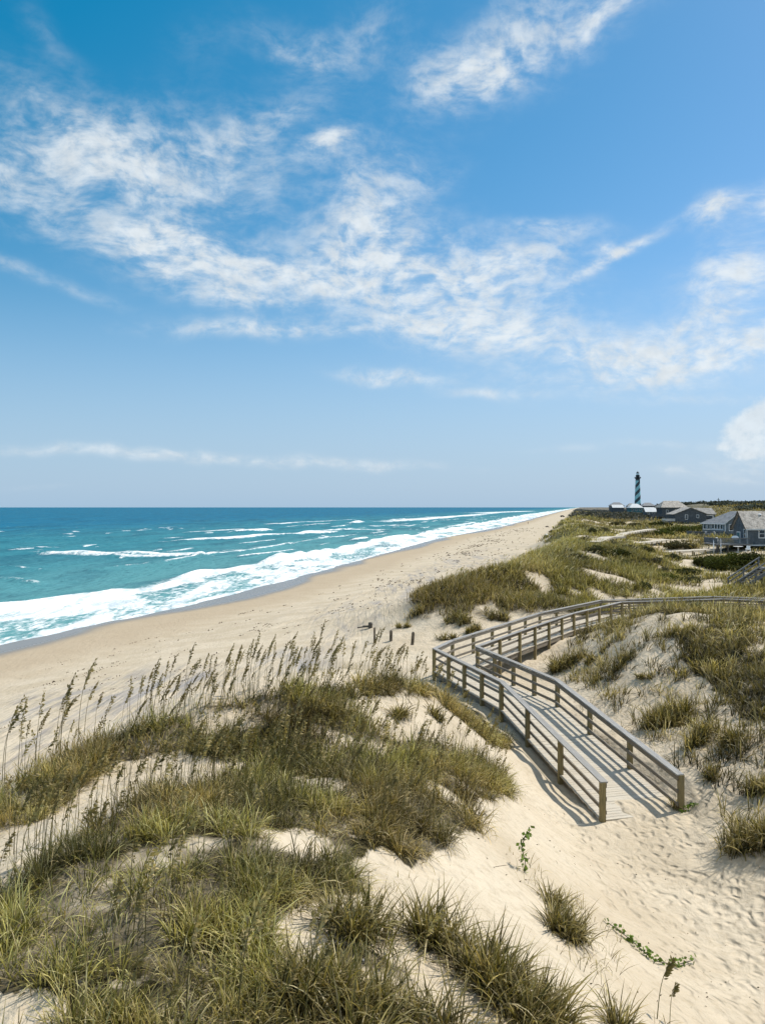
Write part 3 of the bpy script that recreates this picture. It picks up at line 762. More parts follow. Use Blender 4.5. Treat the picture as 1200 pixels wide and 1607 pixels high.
def sea_oats():
    protos = []
    for i, g in enumerate(oat_geometry(14, 1.5)):
        protos.append((col_mesh('stem', g[0], g[1], (.15, .13, .052)), col_mesh('seed_head', g[2], g[3], OAT_HEAD[i % 4], .3)))
        protos[-1][0].materials.append(MATS['grass_blade']); protos[-1][1].materials.append(MATS['seed_head_straw'])
    def plant(x, y, z, label, group, sc):
        st, hd = random.choice(protos)
        t = thing('sea_oat', label, 'sea oat', (x, y, z - .03), random.gauss(0, .5), group)
        t.scale = (sc, sc, sc * random.uniform(.9, 1.15))
        for nm, me in (('stem', st), ('seed_head', hd)):
            o = bpy.data.objects.new(nm, me); COL.objects.link(o); o.parent = t
    def line(pix, n, sx, sy, label, group, dmax=26, sc=1.0):
        P = survey(pix, dmax); P = np.array(P)
        seg = np.hypot(*np.diff(P, axis=0).T); cum = np.concatenate([[0], np.cumsum(seg)])
        for _ in range(n):
            u = random.uniform(0, cum[-1]); x = float(np.interp(u, cum, P[:, 0])) + random.gauss(0, sx); y = float(np.interp(u, cum, P[:, 1])) + random.gauss(0, sy)
            plant(x, y, h1(x, y), label, group, sc * random.uniform(.75, 1.15))
    crest = [(200,1150),(300,1118),(400,1096),(520,1080)]
    line(crest, 104, .35, .6, 'tall sea oat stalk bowing right on the near dune crest against the beach', 'sea oats along the near dune crest', sc=.74)
    line([(20,1240),(60,1205),(130,1172),(200,1150)], 16, .3, .5, 'sea oat stalk at the left end of the near dune crest', 'sea oats at the left end of the crest')
    line([(520,1080),(600,1072),(660,1080)], 14, .35, .5, 'short sea oat stalk at the boardwalk end of the crest', 'sea oats at the boardwalk end of the crest', sc=.8)
    line([(110,1320),(170,1290),(250,1262),(330,1246),(420,1240),(520,1246)], 74, .4, .45, 'sea oat stalk standing in front of the bare sand hollow on the near dune', 'sea oats on the front ridge', sc=.8)
    line([(0,1420),(40,1390),(90,1345)], 12, .25, .3, 'sea oat stalk at the left edge beside bare sand', 'sea oats at the left edge', sc=.75)
    line([(330,1150),(430,1130),(520,1140),(600,1180)], 34, .6, .7, 'sea oat stalk among the grass between the crest and front ridge', 'sea oats in the middle of the near dune', sc=.75)
    line([(690,1150),(740,1195),(790,1215)], 18, .45, .7, 'sea oat stalk at the right shoulder of the near dune below the boardwalk', 'sea oats on the right shoulder', sc=.75)
    line([(540,1275),(640,1235),(720,1215)], 16, .4, .6, 'sea oat stalk among thick grass left of the right shoulder', 'sea oats left of the right shoulder', sc=.7)
    # the smaller and farther stalks, more than one could plant singly: one mass
    parts = []
    x, y = scatter(5200, -9, 4.5, 6, 27); k = in_view(x, y, 1.05); x, y = x[k], y[k]
    z = height(x, y); v = veg_cover(x, y, z); k = (RNG.random(len(x)) < v * (.24 + .5 * sstep(17.5, 19, y + .35 * x) * (x < 1))) & ~in_poly(x, y, RIGHT_TURF); x, y, z = x[k], y[k], z[k]
    gs = oat_geometry(12, 1.12, spk=34)
    for i in range(len(x)):
        sv, sf, hv, hf = gs[i % 12]; a = random.gauss(0, .6); q = random.uniform(.55, 1.0)
        M = np.array([[math.cos(a) * q, -math.sin(a) * q, 0], [math.sin(a) * q, math.cos(a) * q, 0], [0, 0, q]]); p = np.array([x[i], y[i], z[i] - .03])
        c = np.array(OAT_HEAD[i % 4]) * random.uniform(.8, 1.5)
        sq = np.concatenate([sf, ]); 
        parts.append((sv @ M.T + p, sq, np.tile(np.array((.15, .13, .048)), (len(sv), 1))))
        parts.append((hv @ M.T + p, hf, np.tile(c, (len(hv), 1)) * RNG.uniform(.75, 1.25, (len(hv), 1))))
    r = np.exp(RNG.uniform(math.log(48), math.log(130), 12000)); ang = RNG.uniform(R(-1), R(26), 12000)
    x = r * np.sin(ang); y = r * np.cos(ang); z = height(x, y)
    v = veg_cover(x, y, z); k = (RNG.random(len(x)) < v * .30 * sstep(5.0, 6.2, z)); x, y, z = x[k], y[k], z[k]
    n = len(x); P = np.stack([x, y, z], 1)
    az = R(90) + RNG.normal(0, .4, n); L = RNG.uniform(.9, 1.45, n)
    c = STRAW[RNG.integers(0, 3, n)] * .9
    parts.append(blade_mesh(P, L, .022 + .00025 * y, az, np.full(n, .08), RNG.uniform(.5, 1.2, n), c * .45, c, 4, .8))
    hp = P + np.stack([np.sin(az) * L * .22, np.cos(az) * L * .22, L * .80], 1)
    parts.append(blade_mesh(hp, L * .34, .06 + .0004 * y, az, np.full(n, .5), np.full(n, 1.4), c, c * 1.1, 3, .5))
    grass_object('sea_oats', parts, 'mass of tan sea oat stalks among the dune grass and on the second dune', 'sea oats', 'seed_head_straw')

# ------------------------------------------------------------------ single tussocks and plants on the bare sand
def tussock(px, py, rad, L, n, label, straw=.18, dmax=60, W=.012, group=None, splay=1.1):
    x, y = at(px, py, dmax); z = h1(x, y)
    k = max(6, n // 10)
    cl = max(2, int(rad * 7)); ca = RNG.uniform(0, 6.28, cl); cr = rad * .75 * np.sqrt(RNG.random(cl)); w = RNG.integers(0, cl, k)
    tx = cr[w] * np.sin(ca[w]) * 1.25 + RNG.normal(0, rad * .22, k); ty = cr[w] * np.cos(ca[w]) + RNG.normal(0, rad * .22, k)
    tz = height(x + tx, y + ty) - z
    V, F, C = tuft_blades(tx, ty, tz, 10, .07, L, W, splay, straw, 5, .12, patch=RNG.uniform(.45, 1.3, k))
    me = np_mesh('grass_tussock', V, F, True); set_col(me, C)
    o = link_mesh('grass_tussock', me, 'grass_blade'); o.location = (x, y, z)
    tag(o, label, 'grass tussock', group)
    return o
def tussocks():
    T = [
     (742,1520,.62,.62,1500,'largest dark grass tussock alone on the sand slope left of the path'),
     (862,1620,.50,.55,900,'grass tussock at the bottom edge below the largest tussock'),
     (905,1478,.46,.48,700,'green tussock beside the creeping leafy vine, left of the sand path'),
     (868,1425,.25,.40,220,'thin wispy grass sprig above the tussock beside the creeping vine'),
     (965,1625,.22,.50,240,'small dark tussock at the bottom edge near the sand path'),
     (540,1470,.45,.50,700,'grass tussock on bare sand between the front grass mass and the largest tussock'),
     (600,1590,.60,.52,1300,'wide tussock at the bottom edge left of the largest tussock'),
     (500,1600,.50,.50,900,'tussock beside the thick front grass at the bottom edge'),
     (1178,1335,.75,.70,1600,'big dark tussock at the right edge beside the sand path'),
     (1195,1245,.55,.55,700,'tussock at the right edge just above the big dark one'),
     (1120,1215,.35,.40,300,'low sprawling tussock right of the boardwalk end post'),
     (1040,1135,.75,.80,1300,'large tussock right of the boardwalk on the bare sand face'),
     (1085,1165,.5,.6,600,'tussock touching the right side of the large one by the boardwalk'),
     (1150,1165,.5,.55,500,'pale tussock above the right edge clumps'),
     (892,1045,.75,.75,900,'dark tussock on the sand between the two arms of the boardwalk'),
     (930,1075,.35,.35,160,'small broken tuft below the dark tussock by the boardwalk'),
     (975,1045,.55,.45,420,'low tuft on the bare sand crest right of the boardwalk'),
     (1010,1070,.35,.4,200,'small tuft at the upper edge of the bare sand face'),
     (940,1030,.5,.5,350,'tuft right of the dark tussock behind the right rail'),
     (1055,1268,.18,.30,160,'little tuft growing round the foot of the right end post'),
     (652,965,.5,.65,260,'small tussock at the foot of the second dune, leftmost'),
     (712,975,.9,.9,500,'upright tussock on the sandy front of the second dune'),
     (699,1003,.55,.55,260,'round low tussock near the boardwalk corner'),
     (742,992,.6,.6,300,'tussock just behind the far rail of the boardwalk'),
     (777,972,.8,.8,420,'tussock on the sand behind the far rail, second from the corner'),
     (632,985,.5,.5,200,'sparse tuft beside the old wooden stakes'),
     (572,1100,.4,.4,300,'tuft in the sand hollow near the crest of the near dune'),
     (620,1120,.35,.42,260,'tuft on the sand right of the hollow near the crest'),
     (700,1140,.35,.40,220,'wispy tuft on the sand slope left of the boardwalk posts'),
    ]
    for px, py, rad, L, n, lab in T:
        d = at(px, py, 75)[1]
        tussock(px, py, rad, L, n, lab, dmax=75, W=.011 + .00055 * d)
def leaf_quads(P, size, cols, tilt=.8, aspect=.62):
    n = len(P)
    a = RNG.normal(0, 1, (n, 3)); a[:, 2] *= tilt; a /= np.linalg.norm(a, axis=1)[:, None]
    b = np.cross(a, RNG.normal(0, 1, (n, 3))); b /= np.linalg.norm(b, axis=1)[:, None]
    s = (size * RNG.uniform(.6, 1.3, n))[:, None]
    V = np.stack([P - a * s / 2, P + b * s * aspect / 2, P + a * s / 2, P - b * s * aspect / 2], 1).reshape(-1, 3)
    F = np.arange(4 * n).reshape(-1, 4)
    return V, F, np.repeat(cols, 4, axis=0)
def leafy_plant(path, size, per, label, cat, leafcol=(.13, .19, .04), stemr=.006):
    """a stem with round leaves along a world path of points relative to its foot"""
    t = thing('leafy_plant', label, cat, path[0])
    base = Vector(path[0]); pts = [Vector(p) - base for p in path]
    mb = MB()
    for a, b in zip(pts[:-1], pts[1:]): mb.board(a, b, stemr * 2, stemr * 2, ext=.003)
    mb.build('stem', 'dark_wood', t)
    P = []
    for a, b in zip(pts[:-1], pts[1:]):
        for _ in range(per): P.append(a.lerp(b, random.random()) + Vector((random.gauss(0, .045), random.gauss(0, .045), random.gauss(0.02, .035))))
    P = np.array(P)
    c = np.array(leafcol) * RNG.uniform(.6, 1.4, (len(P), 1))
    V, F, C = leaf_quads(P, size, c, .6, .8)
    me = np_mesh('leaves', V, F, False); set_col(me, C); link_mesh('leaves', me, 'shrub_leaf', t)
def plants():
    x, y = at(822, 1370, 40); z = h1(x, y)
    leafy_plant([(x, y, z - .02), (x + .02, y, z + .22), (x - .05, y, z + .42), (x + .02, y + .03, z + .62), (x + .10, y, z + .72)], .085, 14, 'upright leafy sprig on the bare sand slope above the tussocks', 'seaside plant')
    def crawl(pix, lab):
        P = []
        for px, py in pix:
            x, y = at(px, py, 40); P.append((x, y, h1(x, y) + .05))
        leafy_plant(P, .085, 24, lab, 'creeping plant')
    crawl([(955, 1455), (985, 1478), (1010, 1500), (1030, 1515), (1060, 1520), (1085, 1512)], 'creeping vine with small round leaves trailing toward the sand path')
    crawl([(1068, 1278), (1080, 1272), (1090, 1266)], 'small leafy sprout at the right of the boardwalk end post')
    # one lone sea oat over the path, bottom right
    g = oat_geometry(2, .95)
    for i, (px, py, lab, sc) in enumerate([(1030, 1600, 'lone sea oat leaning over the sand path at the bottom right', 1.1), (1050, 1610, 'second lone sea oat beside the sand path, lower and thinner', .8)]):
        x, y = at(px, py, 40); t = thing('sea_oat', lab, 'sea oat', (x, y, h1(x, y) - .03)); t.scale = (sc,) * 3
        link_mesh('stem', col_mesh('stem', g[i][0], g[i][1], (.12, .115, .04)), 'grass_blade', t)
        link_mesh('seed_head', col_mesh('seed_head', g[i][2], g[i][3], (.15, .13, .05), .3), 'seed_head_straw', t)

# ------------------------------------------------------------------ boardwalk
RAIL_H = 1.02
def boardwalk():
    t = thing('boardwalk', 'weathered grey timber boardwalk with railings zigzagging through the dunes', 'boardwalk', (CENTRE[0][0], CENTRE[0][1], CENTRE[0][2]))
    O = Vector(t.location)
    A = [Vector(p) - O for p in RAIL_A]; B = [Vector(p) - O for p in RAIL_B]
    up = Vector((0, 0, 1))
    # deck: cross planks laid section by section, each mitred to the rail lines
    for i in range(len(A) - 1):
        mb = MB(); st = MB()
        a0, a1, b0, b1 = A[i], A[i + 1], B[i], B[i + 1]
        L = max((a1 - a0).length, (b1 - b0).length); n = max(2, int(L / .148))
        for k in range(n):
            f0, f1 = k / n, (k + .93) / n
            q = [a0.lerp(a1, f0), b0.lerp(b1, f0), b0.lerp(b1, f1), a0.lerp(a1, f1)]
            lap = (q[1] - q[0]).normalized() * (.05 + random.uniform(-.012, .012))
            q = [q[0] - lap, q[1] + lap, q[2] + lap, q[3] - lap]
            j = Vector((0, 0, random.uniform(-.004, .004)))
            q = [p + j for p in q]; lo = [p - up * .038 for p in q]
            o = random.random() * 50; W = (q[1] - q[0]).length
            top = [(o, o), (o + W, o), (o + W, o + .14), (o, o + .14)]
            mb.add(q + lo, [(0, 1, 2, 3), (7, 6, 5, 4), (0, 4, 5, 1), (1, 5, 6, 2), (2, 6, 7, 3), (3, 7, 4, 0)], [top, top[::-1]] + [top] * 4)
        mb.build('deck', 'deck_wood', t)
        for p0, p1, s in ((a0, a1, 1), (b0, b1, -1)):
            inn = (b0 - a0).normalized() * s * .10
            st = MB(); st.board(p0 + inn - up * .17, p1 + inn - up * .17, .06, .25); st.build('stringer', 'rail_wood', t)
    # rails and caps, one straight piece at a time
    npost_a = [3, 4, 1, 5, 4, 2, 2, 2, 4]; npost_b = [3, 4, 2, 4, 4, 2, 2, 2, 4]
    for line, other, npst, s in ((A, B, npost_a, 1), (B, A, npost_b, -1)):
        for i in range(len(line) - 1):
            p0, p1 = line[i], line[i + 1]
            d = (p1 - p0).normalized(); inn = (d.cross(up)).normalized() * s
            h0 = RAIL_H
            if i == 0: h0 = RAIL_H - .02
            mb = MB(); mb.board(p0 + up * (h0 + .024) + inn * .03, p1 + up * (RAIL_H + .024) + inn * .03, .21, .045, ext=.07 if i else .05)
            bevel(mb.build('rail_cap', 'rail_cap_wood', t), .006)
            for zz, hh in ((.925, .13), (.56, .105), (.20, .105)):
                mb = MB(); mb.board(p0 + up * zz + inn * .092, p1 + up * zz + inn * .092, .045, hh, ext=.02)
                bevel(mb.build('rail', 'rail_wood', t), .005)
            for k in range(npst[i] + (1 if i == len(line) - 2 else 0)):
                p = p0.lerp(p1, k / npst[i]); g = h1(p.x + O.x, p.y + O.y) - O.z
                mb = MB(); w = .145
                f = Vector((0, 0, 1)); mb.board(Vector((p.x, p.y, g - .35)), Vector((p.x, p.y, p.z + RAIL_H)), w, w, up=d)
                bevel(mb.build('post', 'post_wood', t), .008)
    return t

# ------------------------------------------------------------------ houses
def windows(t, specs, W, D):
    """specs: (face, u, z, w, h, bars) in house coordinates; face S is the wall at y=0, W the wall at x=0"""
    for face, u, z, w, h, bars in specs:
        def pt(a, b, c): return (a, -c, b) if face == 'S' else (-c, a, b)
        def bx(mb, a0, a1, b0, b1, c0, c1):
            p, q = pt(a0, b0, c0), pt(a1, b1, c1)
            mb.box(min(p[0], q[0]), max(p[0], q[0]), min(p[1], q[1]), max(p[1], q[1]), min(p[2], q[2]), max(p[2], q[2]), .3)
        fr = MB(); e = .13
        bx(fr, u, u + w, z, z + e, .003, .07); bx(fr, u, u + w, z + h - e, z + h, .003, .07)
        bx(fr, u, u + e, z + e, z + h - e, .003, .07); bx(fr, u + w - e, u + w, z + e, z + h - e, .003, .07)
        if bars: bx(fr, u + e, u + w - e, z + h / 2 - .03, z + h / 2 + .03, .003, .055)
        f = fr.build('window', 'white_paint', t)
        g = MB(); bx(g, u + e, u + w - e, z + e, z + h - e, .002, .03); g.build('pane', 'window_glass', f)
def gable_roof(W, D, ez, rz, axis, oh, th=.18):
    mb = MB()
    if axis == 'x':
        m = D / 2; k = (rz - ez) / m; lo = ez - k * oh
        mb.slab([(-oh, -oh, lo), (W + oh, -oh, lo), (W + oh, m, rz), (-oh, m, rz)], th)
        mb.slab([(W + oh, D + oh, lo), (-oh, D + oh, lo), (-oh, m, rz), (W + oh, m, rz)], th)
    else:
        m = W / 2; k = (rz - ez) / m; lo = ez - k * oh
        mb.slab([(-oh, D + oh, lo), (-oh, -oh, lo), (m, -oh, rz), (m, D + oh, rz)], th)
        mb.slab([(W + oh, -oh, lo), (W + oh, D + oh, lo), (m, D + oh, rz), (m, -oh, rz)], th)
    return mb
def hip_roof(W, D, ez, rz, inset0, inset1, axis, oh, th=.2):
    mb = MB()
    c = [(-oh, -oh, ez), (W + oh, -oh, ez), (W + oh, D + oh, ez), (-oh, D + oh, ez)]
    if axis == 'x': r0, r1 = (inset0, D / 2, rz), (W - inset1, D / 2, rz); q = [[c[0], c[1], r1, r0], [c[1], c[2], r1], [c[2], c[3], r0, r1], [c[3], c[0], r0]]
    else: r0, r1 = (W / 2, inset0, rz), (W / 2, D - inset1, rz); q = [[c[0], c[1], r0], [c[1], c[2], r1, r0], [c[2], c[3], r1], [c[3], c[0], r0, r1]]
    for p in q: mb.slab(p, th)
    return mb
def walls(W, D, z0, z1, rz=None, axis=None):
    mb = MB(); mb.box(0, W, 0, D, z0, z1, .3)
    e = .0
    if rz is not None:
        zt = rz - .1
        if axis == 'x':
            for x, s in ((.05, 1), (W - .05, -1)):
                mb.add([(x - .05, 0, z1), (x - .05, D, z1), (x - .05, D / 2, zt), (x + .05, 0, z1), (x + .05, D, z1), (x + .05, D / 2, zt)], [(0, 2, 1), (3, 4, 5), (0, 3, 5, 2), (1, 2, 5, 4)],
                       [[(0, z1), (D / 2, zt), (D, z1)], [(0, z1), (D, z1), (D / 2, zt)], [(0, 0)] * 4, [(0, 0)] * 4], .3)
        else:
            for y in (.05, D - .05):
                mb.add([(0, y - .05, z1), (W, y - .05, z1), (W / 2, y - .05, zt), (0, y + .05, z1), (W, y + .05, z1), (W / 2, y + .05, zt)], [(0, 1, 2), (3, 5, 4), (0, 2, 5, 3), (1, 4, 5, 2)],
                       [[(0, z1), (W, z1), (W / 2, zt)], [(0, z1), (W / 2, zt), (W, z1)], [(0, 0)] * 4, [(0, 0)] * 4], .3)
    return mb
def stilts(t, xs, ys, z0, z1, mat='dark_wood', w=.3):
    for x in xs:
        for y in ys:
            mb = MB(); mb.box(x - w / 2, x + w / 2, y - w / 2, y + w / 2, z0, z1); mb.build('stilt', mat, t)
def deck_of(t, x0, x1, y0, y1, z, gz, mat='blue_grey_siding', gap=None, cols=4):
    """raised deck: floor, legs, rail panels on the open sides"""
    d = thing_part('deck', t)
    mb = MB(); mb.box(x0, x1, y0, y1, z - .22, z); mb.build('deck_floor', 'grey_wood', d)
    for k in range(cols):
        x = x0 + .15 + (x1 - x0 - .3) * k / (cols - 1)
        mb = MB(); mb.box(x - .14, x + .14, y0 + .1, y0 + .38, gz, z - .22); mb.build('leg', 'dark_wood', d)
    mb = MB()
    for k in range(int((x1 - x0) / .16)): mb.box(x0 + k * .16, x0 + k * .16 + .10, y0 - .03, y0 + .01, z + .06, z + .92)
    for k in range(int((y1 - y0) / .16)): mb.box(x0 - .03, x0 + .01, y0 + k * .16, y0 + k * .16 + .10, z + .06, z + .92)
    mb.build('rail_panel', mat, d)
    mb = MB(); mb.box(x0 - .08, x1, y0 - .08, y0 + .06, z + .921, z + 1.0); mb.box(x0 - .08, x0 + .06, y0 + .06, y1, z + .921, z + 1.0); mb.build('top_rail', 'grey_wood', d)
    return d
def thing_part(name, parent):
    o = empty(name); o.parent = parent; return o
def stair_of(t, foot, top, wid, mat='grey_wood', name='stair', tread='grey_wood', rails=True):
    """straight stair from foot to top (points of its middle line, local)"""
    s = thing_part(name, t)
    a, b = Vector(foot), Vector(top); h = Vector((b.x - a.x, b.y - a.y, 0)); sd = Vector((-h.y, h.x, 0)).normalized()
    for q in (-1, 1):
        mb = MB(); mb.board(a + sd * q * wid / 2, b + sd * q * wid / 2, .07, .30); mb.build('stringer', mat, s)
        if rails:
            mb = MB(); mb.board(a + sd * q * wid / 2 + Vector((0, 0, .95)), b + sd * q * wid / 2 + Vector((0, 0, .95)), .12, .09)
            mb.board(a + sd * q * wid / 2 + Vector((0, 0, .55)), b + sd * q * wid / 2 + Vector((0, 0, .55)), .05, .10); mb.build('handrail', mat, s)
            for f in (.03, .5, .97):
                mb = MB(); p = a.lerp(b, f) + sd * q * wid / 2; mb.board(p - Vector((0, 0, .2)), p + Vector((0, 0, .94)), .1, .1, up=h)
                mb.build('baluster', mat, s)
    n = max(4, int((b.z - a.z) / .19)); mb = MB()
    for k in range(n):
        p = a.lerp(b, (k + .5) / n); mb.board(p - sd * wid / 2, p + sd * wid / 2, .28, .05)
    mb.build('treads', tread, s)
    return s
def white_chair(x, y, z, rz, label):
    t = thing('deck_chair', label, 'deck chair', (x, y, z), rz, 'white chairs on the house decks')
    mb = MB(); mb.board((-.3, -.25, .42), (-.3, .3, .34), .6, .04, up=(0, 0, 1)); mb.v = [(v[0] + .3, v[1], v[2]) for v in mb.v]; mb.build('seat', 'white_paint', t)
    mb = MB(); mb.board((0, .28, .36), (0, .52, 1.02), .58, .04, up=(0, 1, 0)); mb.build('backrest', 'white_paint', t)
    for sx in (-.32, .32):
        for y0 in (-.25, .28):
            mb = MB(); mb.box(sx - .04, sx + .04, y0 - .04, y0 + .04, 0, .55); mb.build('leg', 'white_paint', t)
        mb = MB(); mb.box(sx - .07, sx + .07, -.32, .34, .55, .59); mb.build('armrest', 'white_paint', t)
    return t
def white_table(x, y, z, label, r=.7, h=.74, sunk=False):
    t = thing('patio_table', label, 'patio table', (x, y, z))
    MB().ring([(r, h - .05), (r, h)], 20).build('tabletop', 'white_paint', t)
    MB().ring([(.30, 0), (.28, .05), (.05, .08), (.05, h - .05)], 14).build('pedestal', 'white_paint', t)
    return t
def covered_grill(x, y, z):
    t = thing('grill', 'white domed grill on the deck of the nearest house', 'grill', (x, y, z))
    MB().ring([(.42, .70), (.55, .82), (.60, .98), (.52, 1.16), (.33, 1.29), (.05, 1.34)], 18).build('lid', 'white_paint', t, True)
    MB().ring([(.10, .66), (.34, .68), (.44, .76)], 18).build('bowl', 'black_iron', t)
    for k in range(3):
        a = k * 2.09; mb = MB(); mb.board((.34 * math.cos(a), .34 * math.sin(a), 0), (.22 * math.cos(a), .22 * math.sin(a), .70), .05, .05, up=(1, 0, 0)); mb.build('leg', 'black_iron', t)

def houses():
    # A: nearest, gabled, on stilts at the right edge; ridge across the view
    gx, gy = 61.5, 140.0; g = min(h1(gx, gy), h1(gx + 8, gy), 4.4)
    t = thing('house', 'nearest shingled house on stilts with patchy pale roof at the right edge', 'house', (gx, gy, 0))
    W, D = 13.0, 5.4
    walls(W, D, 5.55, 8.75, 11.35, 'x').build('wall', 'blue_grey_siding', t)
    rf = gable_roof(W, D, 8.75, 11.35, 'x', .42).build('roof', 'old_roof_shingle', t)
    mb = MB(); mb.ring([(.26, 0), (.25, .12), (.15, .22), (.03, .25)], 14, (3.1, 2.0, 10.64)); mb.build('roof_vent', 'white_paint', rf)
    mb = MB()
    k = (11.35 - 8.75) / (D / 2)
    for x in (-.44,):
        mb.board((x, -.42, 8.75 - k * .42 - .10), (x, D / 2, 11.35 - .10), .05, .24); mb.board((x, D + .42, 8.75 - k * .42 - .10), (x, D / 2, 11.35 - .10), .05, .24)
    mb.build('rake_board', 'dark_wood', t)
    mb = MB(); mb.box(-.40, W + .4, -.47, -.423, 8.12, 8.36); mb.build('eave_board', 'trim_paint', t)
    windows(t, [('S', 1.95, 6.75, 1.15, 1.55, 1), ('S', 5.2, 6.75, 1.15, 1.55, 1), ('S', 8.6, 6.75, 1.15, 1.55, 1), ('W', .25, 6.7, .9, 1.6, 1)], W, D)
    mb = MB(); mb.box(-.05, .12, -.05, -.002, 5.5, 8.1); mb.build('corner_board', 'trim_paint', t)
    mb = MB(); mb.box(-.02, W, -.06, -.003, 5.45, 5.68); mb.build('skirt_board', 'trim_paint', t)
    mb = MB(); mb.box(-.06, -.003, 2.5, 3.9, 5.7, 7.8); d = mb.build('door', 'white_paint', t)
    mb = MB(); mb.box(-.09, -.061, 2.65, 3.75, 5.85, 7.65); mb.build('pane', 'teal_paint', d)
    stilts(t, (.2, 3.4, 6.6, 9.8, 12.8), (.2, D - .2), g - .3 , 5.55, 'blue_grey_siding')
    mb = MB(); mb.box(.4, W - .2, D - .5, D - .4, g - .3, 5.5); mb.build('skirt', 'dark_wood', t)
    dk = deck_of(t, -5.6, -.02, -1.4, 4.2, 5.85, g - .2, 'blue_grey_siding')
    stair_of(t, (-5.75, -1.9, g), (-4.9, .4, 5.8), 1.1, 'white_paint')
    covered_grill(gx - 1.9, gy + .2, 5.85)
    white_table(gx - 2.6, gy - 2.6, h1(gx - 2.6, gy - 2.6), 'white round patio table on the sand below the nearest deck', .75, 1.0)
    white_chair(gx - 4.6, gy + .1, 5.85, .6, 'white chair on the deck corner of the nearest house')
    white_chair(gx - 1.2, gy - 3.2, h1(gx - 1.2, gy - 3.2), -.5, 'white chair below the nearest deck beside the patio table')
    # B: behind it to the left: gable end to the viewer, hipped at the far end, sunroom windows on its seaward wall
    gx, gy = 80.5, 195.0; rz = R(11.5); g = h1(gx, gy)
    g = min(g, 4.9)
    t = thing('house', 'pale blue house with smooth slate roof, sunroom windows and seaward deck', 'house', (gx, gy, 0), rz)
    W, D = 7.4, 9.2
    walls(W, D, 5.75, 8.4).build('wall', 'pale_siding', t)
    mb = MB(); mb.add([(0, .0, 8.4), (W, .0, 8.4), (W / 2, .0, 10.9), (0, .1, 8.4), (W, .1, 8.4), (W / 2, .1, 10.9)], [(0, 1, 2), (3, 5, 4), (0, 2, 5, 3), (1, 4, 5, 2)], [[(0, 8.4), (W, 8.4), (W / 2, 10.9)], [(0, 8.4), (W / 2, 10.9), (W, 8.4)], [(0, 0)] * 4, [(0, 0)] * 4], .3)
    mb.build('gable', 'pale_siding', t)
    mb = MB(); oh = .4; k = (11.05 - 8.4) / (W / 2); lo = 8.4 - k * oh
    r0, r1 = (W / 2, -oh, 11.05), (W / 2, 3.2, 11.05)
    mb.slab([(-oh, D + oh, lo), (-oh, -oh, lo), r0, r1], .18); mb.slab([(W + oh, -oh, lo), (W + oh, D + oh, lo), r1, r0], .18); mb.slab([(W + oh, D + oh, lo), (-oh, D + oh, lo), r1], .18)
    mb.build('roof', 'slate_roof', t)
    mb = MB(); mb.box(-oh - .05, -oh - .002, -oh, D + oh, lo - .17, lo + .03); mb.build('eave_board', 'white_paint', t)
    mb = MB(); mb.board((-oh, -oh - .03, lo - .09), (W / 2, -oh - .03, 10.96), .05, .2); mb.board((W + oh, -oh - .03, lo - .09), (W / 2, -oh - .03, 10.96), .05, .2); mb.build('rake_board', 'trim_paint', t)
    windows(t, [('S', 1.0, 6.4, 1.25, 1.6, 1)] + [('W', .7 + 1.15 * k_, 6.75, 1.08, 1.25, 0) for k_ in range(4)] + [('W', 5.9, 6.6, 1.0, 1.4, 0), ('W', 7.5, 6.6, 1.2, 1.4, 0)], W, D)
    stilts(t, (.2, W / 2, W - .2), (.2, D - .2), g - .3, 5.75)
    mb = MB(); mb.box(.3, W - .3, 1.2, 1.3, g - .3, 5.75); mb.build('skirt', 'dark_wood', t)
    for cx in (-.05, W - .12):
        mb = MB(); mb.box(cx, cx + .17, -.05, -.002, 5.75, 8.3); mb.build('corner_board', 'white_paint', t)
    mb = MB(); mb.box(-.04, -.002, .4, D - .3, 6.55, 6.7); mb.build('sill_board', 'white_paint', t)
    deck_of(t, -6.6, -.02, -1.6, 5.5, 5.35, g - .3, 'blue_grey_siding', cols=3)
    stair_of(t, (-8.9, -.6, g), (-6.6, -.2, 5.3), 1.6, 'dark_wood')
    for i, (dx, lab) in enumerate(((-5.2, 'white chair on the deck of the second house, left one'), (-2.9, 'white chair on the deck of the second house, right one'))):
        p = Matrix.Rotation(rz, 3, 'Z') @ Vector((dx, -.9, 0)); white_chair(gx + p.x, gy + p.y, 5.35, .3 + .3 * i, lab)
    # C: wide gable to the viewer with a lower wing on the right
    gx, gy = 114.5, 325.0; g = min(h1(gx, gy), 6.0)
    t = thing('house', 'blue grey house with wide gable end and two small white windows', 'house', (gx, gy, 0))
    W, D = 12.4, 8.5
    walls(W, D, g - .4, 9.5, 11.95, 'y').build('wall', 'dark_siding', t)
    gable_roof(W, D, 9.5, 11.95, 'y', .6).build('roof', 'roof_shingle', t)
    windows(t, [('S', 4.0, 7.2, 1.15, 1.9, 1), ('S', 8.5, 7.8, 1.0, 1.3, 0)], W, D)
    mb = MB(); mb.box(.2, 3.4, -.03, -.002, g - .3, 6.4); mb.build('underside_shade', 'dark_wood', t)  # dark sheet on the wall, painting the shaded space underneath
    wg = MB(); wg.box(W + .01, W + 4.6, 3.0, 8.0, g - .3, 9.2, .3); wg.build('wing', 'blue_grey_siding', t)
    mb = MB(); mb.slab([(W - 4.2, 2.3, 9.3), (W + 5.0, 2.3, 9.3), (W + 4.2, 5.5, 11.75), (W - 5.8, 5.5, 11.75)], .18); mb.slab([(W + 5.0, 8.7, 9.3), (W - 3, 8.7, 9.3), (W - 5.8, 5.5, 11.75), (W + 4.2, 5.5, 11.75)], .18)
    mb.build('wing_roof', 'roof_shingle', t)
    mb = MB(); mb.box(W + .8, W + 3.9, 2.90, 2.997, 7.0, 8.9); f = mb.build('window', 'white_paint', t)
